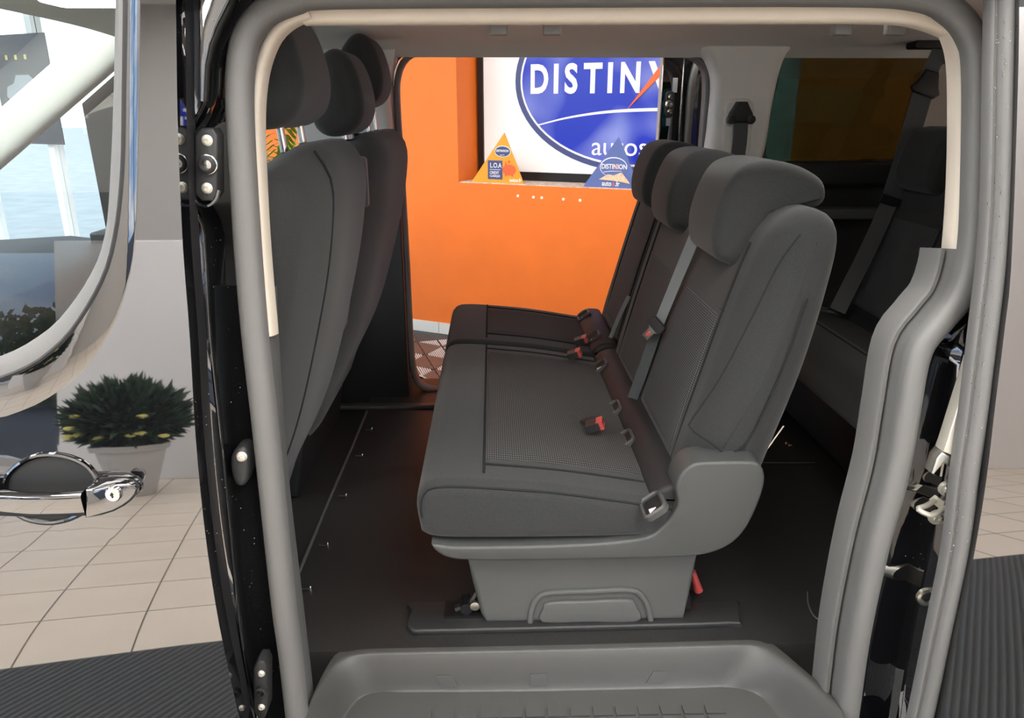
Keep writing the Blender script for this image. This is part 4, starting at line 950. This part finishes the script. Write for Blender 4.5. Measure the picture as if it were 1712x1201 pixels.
def make_bench(name, label, y0, y1, seats, dx=0.0, dz=0.0, group=None, cover=True, hw=.112, guides=True, cut=0.0, bdx=0.0):
    t = thing(name, label, 'seat', (.1+dx, (y0+y1)/2, .6), group)
    cus = closed2(sh2([(a+(cut if a < .05 else 0), b) for a, b in CUS], dx, dz)); bck = closed2(sh2(BCK, dx, dz), 80)
    c = prism('cushion', 'fabric', cus, y0-.045, y1, .027, t, 6, 0, ang=80)
    piping(cus, y0-.045, .027, c, zmin=.872+dz); piping(cus, y1, .027, c, sgn=-1, zmin=.872+dz)
    it = sh2([(-.02+cut*1.05, .9505-cut*.07), (.06+cut*.6, .9425-cut*.05), (.12+cut*.3, .936-cut*.03), (.25, .915), (.31, .9035)], dx, dz)
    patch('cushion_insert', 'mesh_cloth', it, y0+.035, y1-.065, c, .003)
    for yy in (y0+.035, y1-.065): tube('insert_seam', 'seam', [p+Vector((0, yy, .0015)) for p in cat([(a, 0, b) for a, b in sh2([(-.02+cut, .951-cut*.07), (.12+cut*.3, .936-cut*.03), (.25, .915), (.31, .9035)], dx, dz)], 20)], .0022, c, 6)
    tube('insert_seam', 'seam', [(-.02+dx+cut, y0-.0, .9505+dz), (-.02+dx+cut, y1-.03, .9505+dz)], .0025, c, 6)
    bck = [p+Vector((bdx, 0)) for p in bck]; dx += bdx
    b = prism('backrest', 'fabric', bck, y0, y1, .055, t, 7, .012, ang=80)
    piping(bck, y0, .055, b, ins=.45); piping(bck, y1, .055, b, ins=.45, sgn=-1)
    bf = sh2([(.358, .935), (.392, 1.08), (.435, 1.235)], dx, dz)
    w_ = (y1-y0)/len(seats)
    for i, yc in enumerate(seats):
        a0 = yc-w_/2+(.075 if i == 0 else .022); a1 = yc+w_/2-(.075 if i == len(seats)-1 else .022)
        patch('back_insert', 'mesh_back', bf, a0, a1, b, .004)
        tp = [Vector((.4365+dx, a0-.005, 1.24+dz)), Vector((.4375+dx, yc, 1.236+dz)), Vector((.4365+dx, a1+.005, 1.24+dz))]
        tube('insert_seam', 'seam', tp, .0024, b, 6)
        for yy in (a0, a1): tube('insert_seam', 'seam', [p+Vector((-.0015, yy, 0)) for p in cat([(q, 0, r0) for q, r0 in sh2([(.358, .935), (.392, 1.08), (.446, 1.28), (.474, 1.37)], dx, dz)], 20)], .0022, b, 6)
        hp = closed2(sh2(HRP, dx, dz), 64)
        h = prism('headrest', 'fabric', hp, yc-hw, yc+hw, .030, t, 6, .008, ang=80)
        piping(hp, yc-hw, .03, h, ins=.5); piping(hp, yc+hw, .03, h, ins=.5, sgn=-1)
        for s in (-1, 1): tube('headrest_post', 'chrome', [(.555+dx, yc+s*.06, 1.40+dz), (.560+dx, yc+s*.06, 1.445+dz)], .006, h)
    dx -= bdx
    rl = cat([(.340+dx, y0+.0, .905+dz), (.340+dx, (y0+y1)/2, .905+dz), (.340+dx, y1-.02, .905+dz)], 20)
    prism('bight_strip', 'vinyl', closed2(sh2([(.296, .902), (.306, .922), (.328, .934), (.350, .936), (.375, .93), (.380, .90), (.34, .885)], dx, dz), 40), y0-.032, y1-.02, .012, t, 4, ang=70)
    return t, c, b
# second row, two-seat bench
bench, bc, bb = make_bench('bench_seat', 'dark grey two-seat bench with plastic side shield on a grey plinth', .315, 1.150, (.535, .925))
for q in ((1092, 846), (1044, 737), (1024, 686), (1003, 613)): isofix(*q, bench)
cv = [(722, 905), (760, 909), (880, 908), (1000, 903), (1075, 894), (1098, 882), (1120, 858), (1131, 838), (1128, 822), (1128, 806), (1138, 786), (1158, 771), (1190, 768), (1255, 768), (1270, 776), (1275, 800), (1264, 838), (1243, 880), (1218, 905), (1180, 921), (1120, 927), (950, 931), (800, 932), (745, 926)]
cvp = [Vector((p.x, p.z)) for p in cat([P(a, b, .275) for a, b in cv], 120, True)]
prism('side_shield', 'plastic_shield', cvp, .262, .335, .006, bench, 5, ang=50)
pw = [(-.062, .80), (-.045, .70), (-.03, .627), (-.018, .606), (.385, .606), (.398, .70), (.405, .80)]
pl_ = prism('plinth', 'plastic_mid', [Vector(q) for q in pw], .318, 1.10, .012, bench, 4)
ar = [(886, 1042), (889, 1018), (898, 1000), (918, 991), (985, 988), (1052, 986), (1072, 995), (1083, 1014), (1088, 1040)]
av = [P(a, b, .317) for a, b in ar]; av = cat(av, 40)
sweep('plinth_arch', 'plastic_mid', av, [(-.006, -.006), (-.006, .004), (-.003, .007), (.003, .007), (.006, .004), (.006, -.006)], pl_, ang=60)
pp = [Vector((p.x, p.z)) for p in cat([P(a, b, .313) for a, b in ((906, 1040), (908, 1018), (918, 1007), (985, 1004), (1050, 1002), (1062, 1010), (1068, 1038), (985, 1040))], 40, True)]
prism('plinth_grip', 'plastic_mid', pp, .309, .322, .005, pl_)
fp = [PZ(680, 1046, .612), PZ(684, 1053, .612), PZ(720, 1054, .612), PZ(980, 1048, .612), PZ(1225, 1041, .612), PZ(1237, 1036, .612), PZ(1232, 1012, .612), PZ(1200, 1004, .612), PZ(720, 1006, .612), PZ(690, 1014, .612)]
fpp = [Vector((p.x, -p.y)) for p in fp]
prism('foot_plate', 'plastic_dark', [Vector((p.x, p.z)) for p in cat([(a.x, 0, a.y) for a in fpp], 60, True)], .598, .612, .005, bench, frame=lambda x, z, y: (x, -z, y))
# floor latches and red release strap
lt = MB(); c = PZ(772, 1022, .615)
lt.add(*box_g(c.x-.035, c.y-.02, .612, c.x+.05, c.y+.03, .618)); lt.add(*tube_g([(c.x-.012, c.y, .62), (c.x+.02, c.y, .635), (c.x+.045, c.y+.01, .68)], .009, 8)); lt.add(*tube_g([(c.x+.01, c.y-.015, .63), (c.x+.01, c.y+.02, .63)], .013, 10))
lt.build('floor_latch', 'frame_black', bench)
lathe('latch_bolt', 'steel', [(.010, .004), (.010, -.004), (.005, -.005)], (c.x+.028, c.y-.012, .637), bench, 'Y', 14)
c = PZ(1150, 1012, .62); tube('rear_latch', 'frame_black', [(c.x, c.y, .615), (c.x-.01, c.y+.01, .66)], .010, bench)
q0 = P(1158, 955, .40); q1 = P(1168, 988, .40); tube('release_tab', 'red_plastic', [q0, q0.lerp(q1, .6), q1], [.006, .008, .010], bench, 10)
# rear support stay seen under the backrest
tube('support_stay', 'chrome', [P(1283, 750, .75), P(1310, 712, .75)], .004, bench, 8)
for q in ((1316, 742), (1322, 746)): lathe('stay_bolt', 'chrome', [(.005, .003), (.005, -.003), (.002, -.004)], P(*q, .9), bench, 'Y', 8)
buckle(PZ(994, 711, .948), (.25, -.05, .10), bench); buckle(PZ(960, 592, .950), (.25, -.05, .10), bench)
# buckle recess in the cushion
bs = PZ(985, 709, .93); lathe('buckle_slot', 'rubber_black', [(.012, 0), (.026, .006), (.022, .0095), (.004, .0100)], (bs.x+.006, bs.y+.012, bs.z-.006), bench, n=18)
# shoulder belt coming out of the backrest top between the headrests
def onback(px, py, off=-.012):      # sight line meets the plane of the backrest front
    a = Vector((.392, 0, 1.08)); d_ = Vector((.054, 0, .20)).normalized(); nn = Vector((-d_.z, 0, d_.x)); a = a-nn*off
    r0 = ray(px, py); k = (a-CAM).dot(nn)/r0.dot(nn); return CAM+r0*k
tgp = onback(1098, 548)
sb = strap('seat_belt', 'webbing_light', [onback(1212, 290, -.03)+Vector((.07, .01, .012)), onback(1205, 296, -.03)+Vector((.02, 0, .008)), onback(1192, 318, -.040), onback(1166, 385, -.034), onback(1134, 462, -.026), onback(1100, 545, -.024)], .028, bench, Vector((.6, -.8, 0)), n=40)
strap('lap_belt', 'webbing', [onback(1100, 545, -.022), onback(1080, 605, -.018), onback(1060, 660, -.016), onback(1050, 690, -.012)], .030, bench, Vector((.6, -.8, 0)))
gp = onback(1212, 296, -.03)
prism('belt_guide', 'plastic_mid', rrect(-.035, -.014, .035, .014, .008), -.02, .0, .004, bench, frame=lambda x, z, y: (gp.x+.012+z*.9, gp.y+x, gp.z+y+.006-z*.2))
tg_ = onback(1098, 545, -.034); e1 = Vector((.26, 0, .96)); e2 = Vector((0, 1, 0)); nn = Vector((-.96, 0, .26))
dn = (onback(1078, 573, -.02)-onback(1096, 545, -.02)).normalized(); nn = Vector((-.62, -.75, .2)).normalized(); dn = (dn-nn*dn.dot(nn)).normalized(); sdv = dn.cross(nn).normalized()
prism('belt_tongue', 'steel', [Vector(q) for q in ((-.018, -.008), (.018, -.008), (.016, .010), (.009, .016), (.009, .040), (-.009, .040), (-.009, .016), (-.016, .010))], 0, .004, .0012, bench, frame=lambda x, z, y: tg_+sdv*x+dn*z+nn*y)
prism('tongue_grip', 'vinyl', rrect(-.022, -.014, .022, .010, .006), -.004, .009, .003, bench, frame=lambda x, z, y: tg_+sdv*x+dn*z+nn*y)
prism('tongue_hole', 'red_plastic', rrect(-.0045, .020, .0045, .034, .003), -.001, .0052, .001, bench, frame=lambda x, z, y: tg_+sdv*x+dn*z+nn*y)
# seams on the near flank of the backrest
for pts in ([(1338, 392), (1300, 445), (1255, 535), (1205, 630), (1165, 690), (1152, 714), (1190, 742), (1216, 763)], [(1216, 763), (1250, 738), (1290, 660), (1325, 575), (1350, 500)]):
    tube('flank_seam', 'seam', cat([P(a, b, .3045) for a, b in pts], 30), .0016, bench, 6)

# second row, single seat
single, scu, sbk = make_bench('single_seat', 'dark grey single seat by the far open door, beside the two-seat bench', 1.200, 1.620, (1.385,), bdx=.03)
place_guide(Vector((.314, 1.53, .925)), single); place_guide(Vector((.314, 1.27, .925)), single)
prism('plinth', 'plastic_mid', [Vector(q) for q in pw], 1.25, 1.58, .012, single, 4)
buckle(Vector((.262, 1.178, .945)), (.25, -.05, .10), single)
strap('seat_belt', 'webbing_light', [(.352, 1.185, .95), (.375, 1.180, 1.02), (.40, 1.178, 1.08)], .012, single, Vector((1, 0, 0)))
# third row bench
third, tcu, tbk = make_bench('rear_bench', 'grey third-row bench at the very back, half hidden by the rear pillar', .34, 1.56, (.545, .95, 1.355), dx=.865, dz=.04, cut=.13)
prism('plinth', 'plastic_dark', [Vector((a*.7+1.03, b+(.04 if b > .7 else 0))) for a, b in pw], .40, 1.50, .012, third, 4)
place_guide(Vector((.314+.865, 1.16, .968)), third)
buckle(PX(1462, 574, 1.14), (-.25, -.12, .10), third); buckle(PX(1474, 579, 1.14), (-.25, -.12, .10), third)
# third-row shoulder belt hanging from the roof
rb = thing('roof_seat_belt', 'dark seat belt hanging from the roof in front of the tinted rear window', 'seat belt', P(1560, 96, 1.5))
ba, bm_ = P(1568, 92, 1.50), P(1545, 142, 1.50)
strap('upper_strap', 'webbing', [ba+Vector((.02, 0, .05)), ba, bm_], .05, rb, Vector((1, 0, .45)))
prism('roof_plate', 'rubber_black', rrect(ba.x-.09, -.012, ba.x+.06, .012, .008), 1.47, 1.53, .004, rb, frame=lambda x, z, y: (x, y, 1.79+z))
prism('belt_anchor', 'rubber_black', [Vector(q) for q in ((-.020, .040), (.022, .040), (.040, .0), (.052, -.018), (.036, -.034), (-.036, -.030), (-.050, -.016), (-.036, .0))], 1.478, 1.492, .006, rb, frame=lambda x, z, y: (bm_.x+x*.95+z*.25, y, bm_.z+z-x*.25))
strap('main_strap', 'webbing', [bm_+Vector((-.005, -.01, -.02)), P(1520, 235, 1.47), P(1492, 325, 1.45), P(1486, 340, 1.45)], .062, rb, Vector((1, 0, .35)))
strap('lower_strap', 'webbing', [P(1490, 332, 1.448), P(1455, 410, 1.40), P(1420, 480, 1.36), P(1400, 520, 1.33)], .050, rb, Vector((1, 0, .45)))
prism('strap_buckle', 'rubber_black', rrect(-.036, -.014, .036, .014, .004), 1.434, 1.446, .003, rb, frame=lambda x, z, y: (P(1488, 336, 1.44).x+x*.94+z*.3, y, P(1488, 336, 1.44).z+z-x*.3))

# front row, seen from behind
FB = [(-.330, 1.545), (-.290, 1.535), (-.266, 1.49), (-.268, 1.42), (-.292, 1.29), (-.350, 1.08), (-.400, .95), (-.462, .83), (-.50, .74), (-.56, .70), (-.60, .78), (-.545, .95), (-.46, 1.15), (-.40, 1.35), (-.375, 1.50)]
FH = [(-.425, 1.60), (-.395, 1.575), (-.345, 1.580), (-.312, 1.610), (-.304, 1.665), (-.322, 1.735), (-.350, 1.768), (-.385, 1.765), (-.420, 1.720), (-.430, 1.66)]
def front_seat(name, label, y0, y1, heads, lift, hw=.135):
    t = thing(name, label, 'seat', (-.6, (y0+y1)/2, .585))
    bow = lambda x, z, y: (x-.055*max(0, (.23-(y-y0))/.23)**2, y, z-.055*max(0, (.23-(y-y0))/.23)**2*max(0, (z-1.25)/.30))
    b = prism('backrest', 'fabric', closed2(FB, 72), y0, y1, .04, t, 6, 0, frame=bow, mid=14, ang=80)
    piping(closed2(FB, 72), y1, .04, b, ins=.5, sgn=-1)
    cu = closed2([(-.52, .80), (-.50, .90), (-.56, .955), (-.75, .965), (-.98, .98), (-1.03, .95), (-1.03, .87), (-.98, .82), (-.7, .79)])
    prism('cushion', 'fabric', cu, y0, y1, .035, t, 5, .006, ang=80)
    prism('seat_base', 'plastic_dark', [Vector(q) for q in ((-.54, .587), (-.50, .82), (-.98, .84), (-.96, .587))], y0+.04, y1-.04, .01, t)
    for yc, l in zip(heads, lift):
        hp = closed2([(a, z+l) for a, z in FH], 56)
        h = prism('headrest', 'fabric', hp, yc-hw, yc+hw, .035, t, 6, .01, ang=80); piping(hp, yc-hw, .035, h, ins=.5); piping(hp, yc+hw, .035, h, ins=.5, sgn=-1)
        for s in (-1, 1):
            tube('headrest_post', 'chrome', [(-.350, yc+s*.07, 1.48), (-.362, yc+s*.07, 1.60+l)], .0068, h, 10)
            lathe('post_collar', 'plastic_dark', [(.014, -.004), (.014, .006), (.009, .009)], (-.351, yc+s*.07, 1.533-(.010 if s < 0 else 0)), t, n=12)
    return t, b
drv, db = front_seat('driver_seat', 'dark grey front seat with tall headrest right behind the front door', .215, .695, (.455,), (-.005,))
tube('back_seam', 'seam', cat([(a-.055*((.23-(.355-.215))/.23)**2+.0005, .355, b) for a, b in FB[1:8]], 30), .0022, db, 6)
lv = S(500, 782, .16); prism('recline_knob', 'rubber_black', [Vector(q)+Vector((-.43, .93)) for q in ((-.03, -.02), (.02, -.025), (.035, .0), (.02, .025), (-.03, .022))], .235, .262, .006, drv)
pas, pb_ = front_seat('passenger_bench', 'dark two-place front passenger bench with two headrests, beyond the driver seat', .845, 1.52, (1.03, 1.385), (-.035, .03), .12)
box('armrest_end', 'plastic_mid', -.335, .79, 1.385, -.285, .83, 1.50, pas, .012)
prism('armrest_arm', 'fabric', [Vector(q) for q in ((-.42, 1.0), (-.36, 1.1), (-.31, 1.36), (-.33, 1.5), (-.40, 1.5), (-.47, 1.1))], .785, .842, .012, pas)
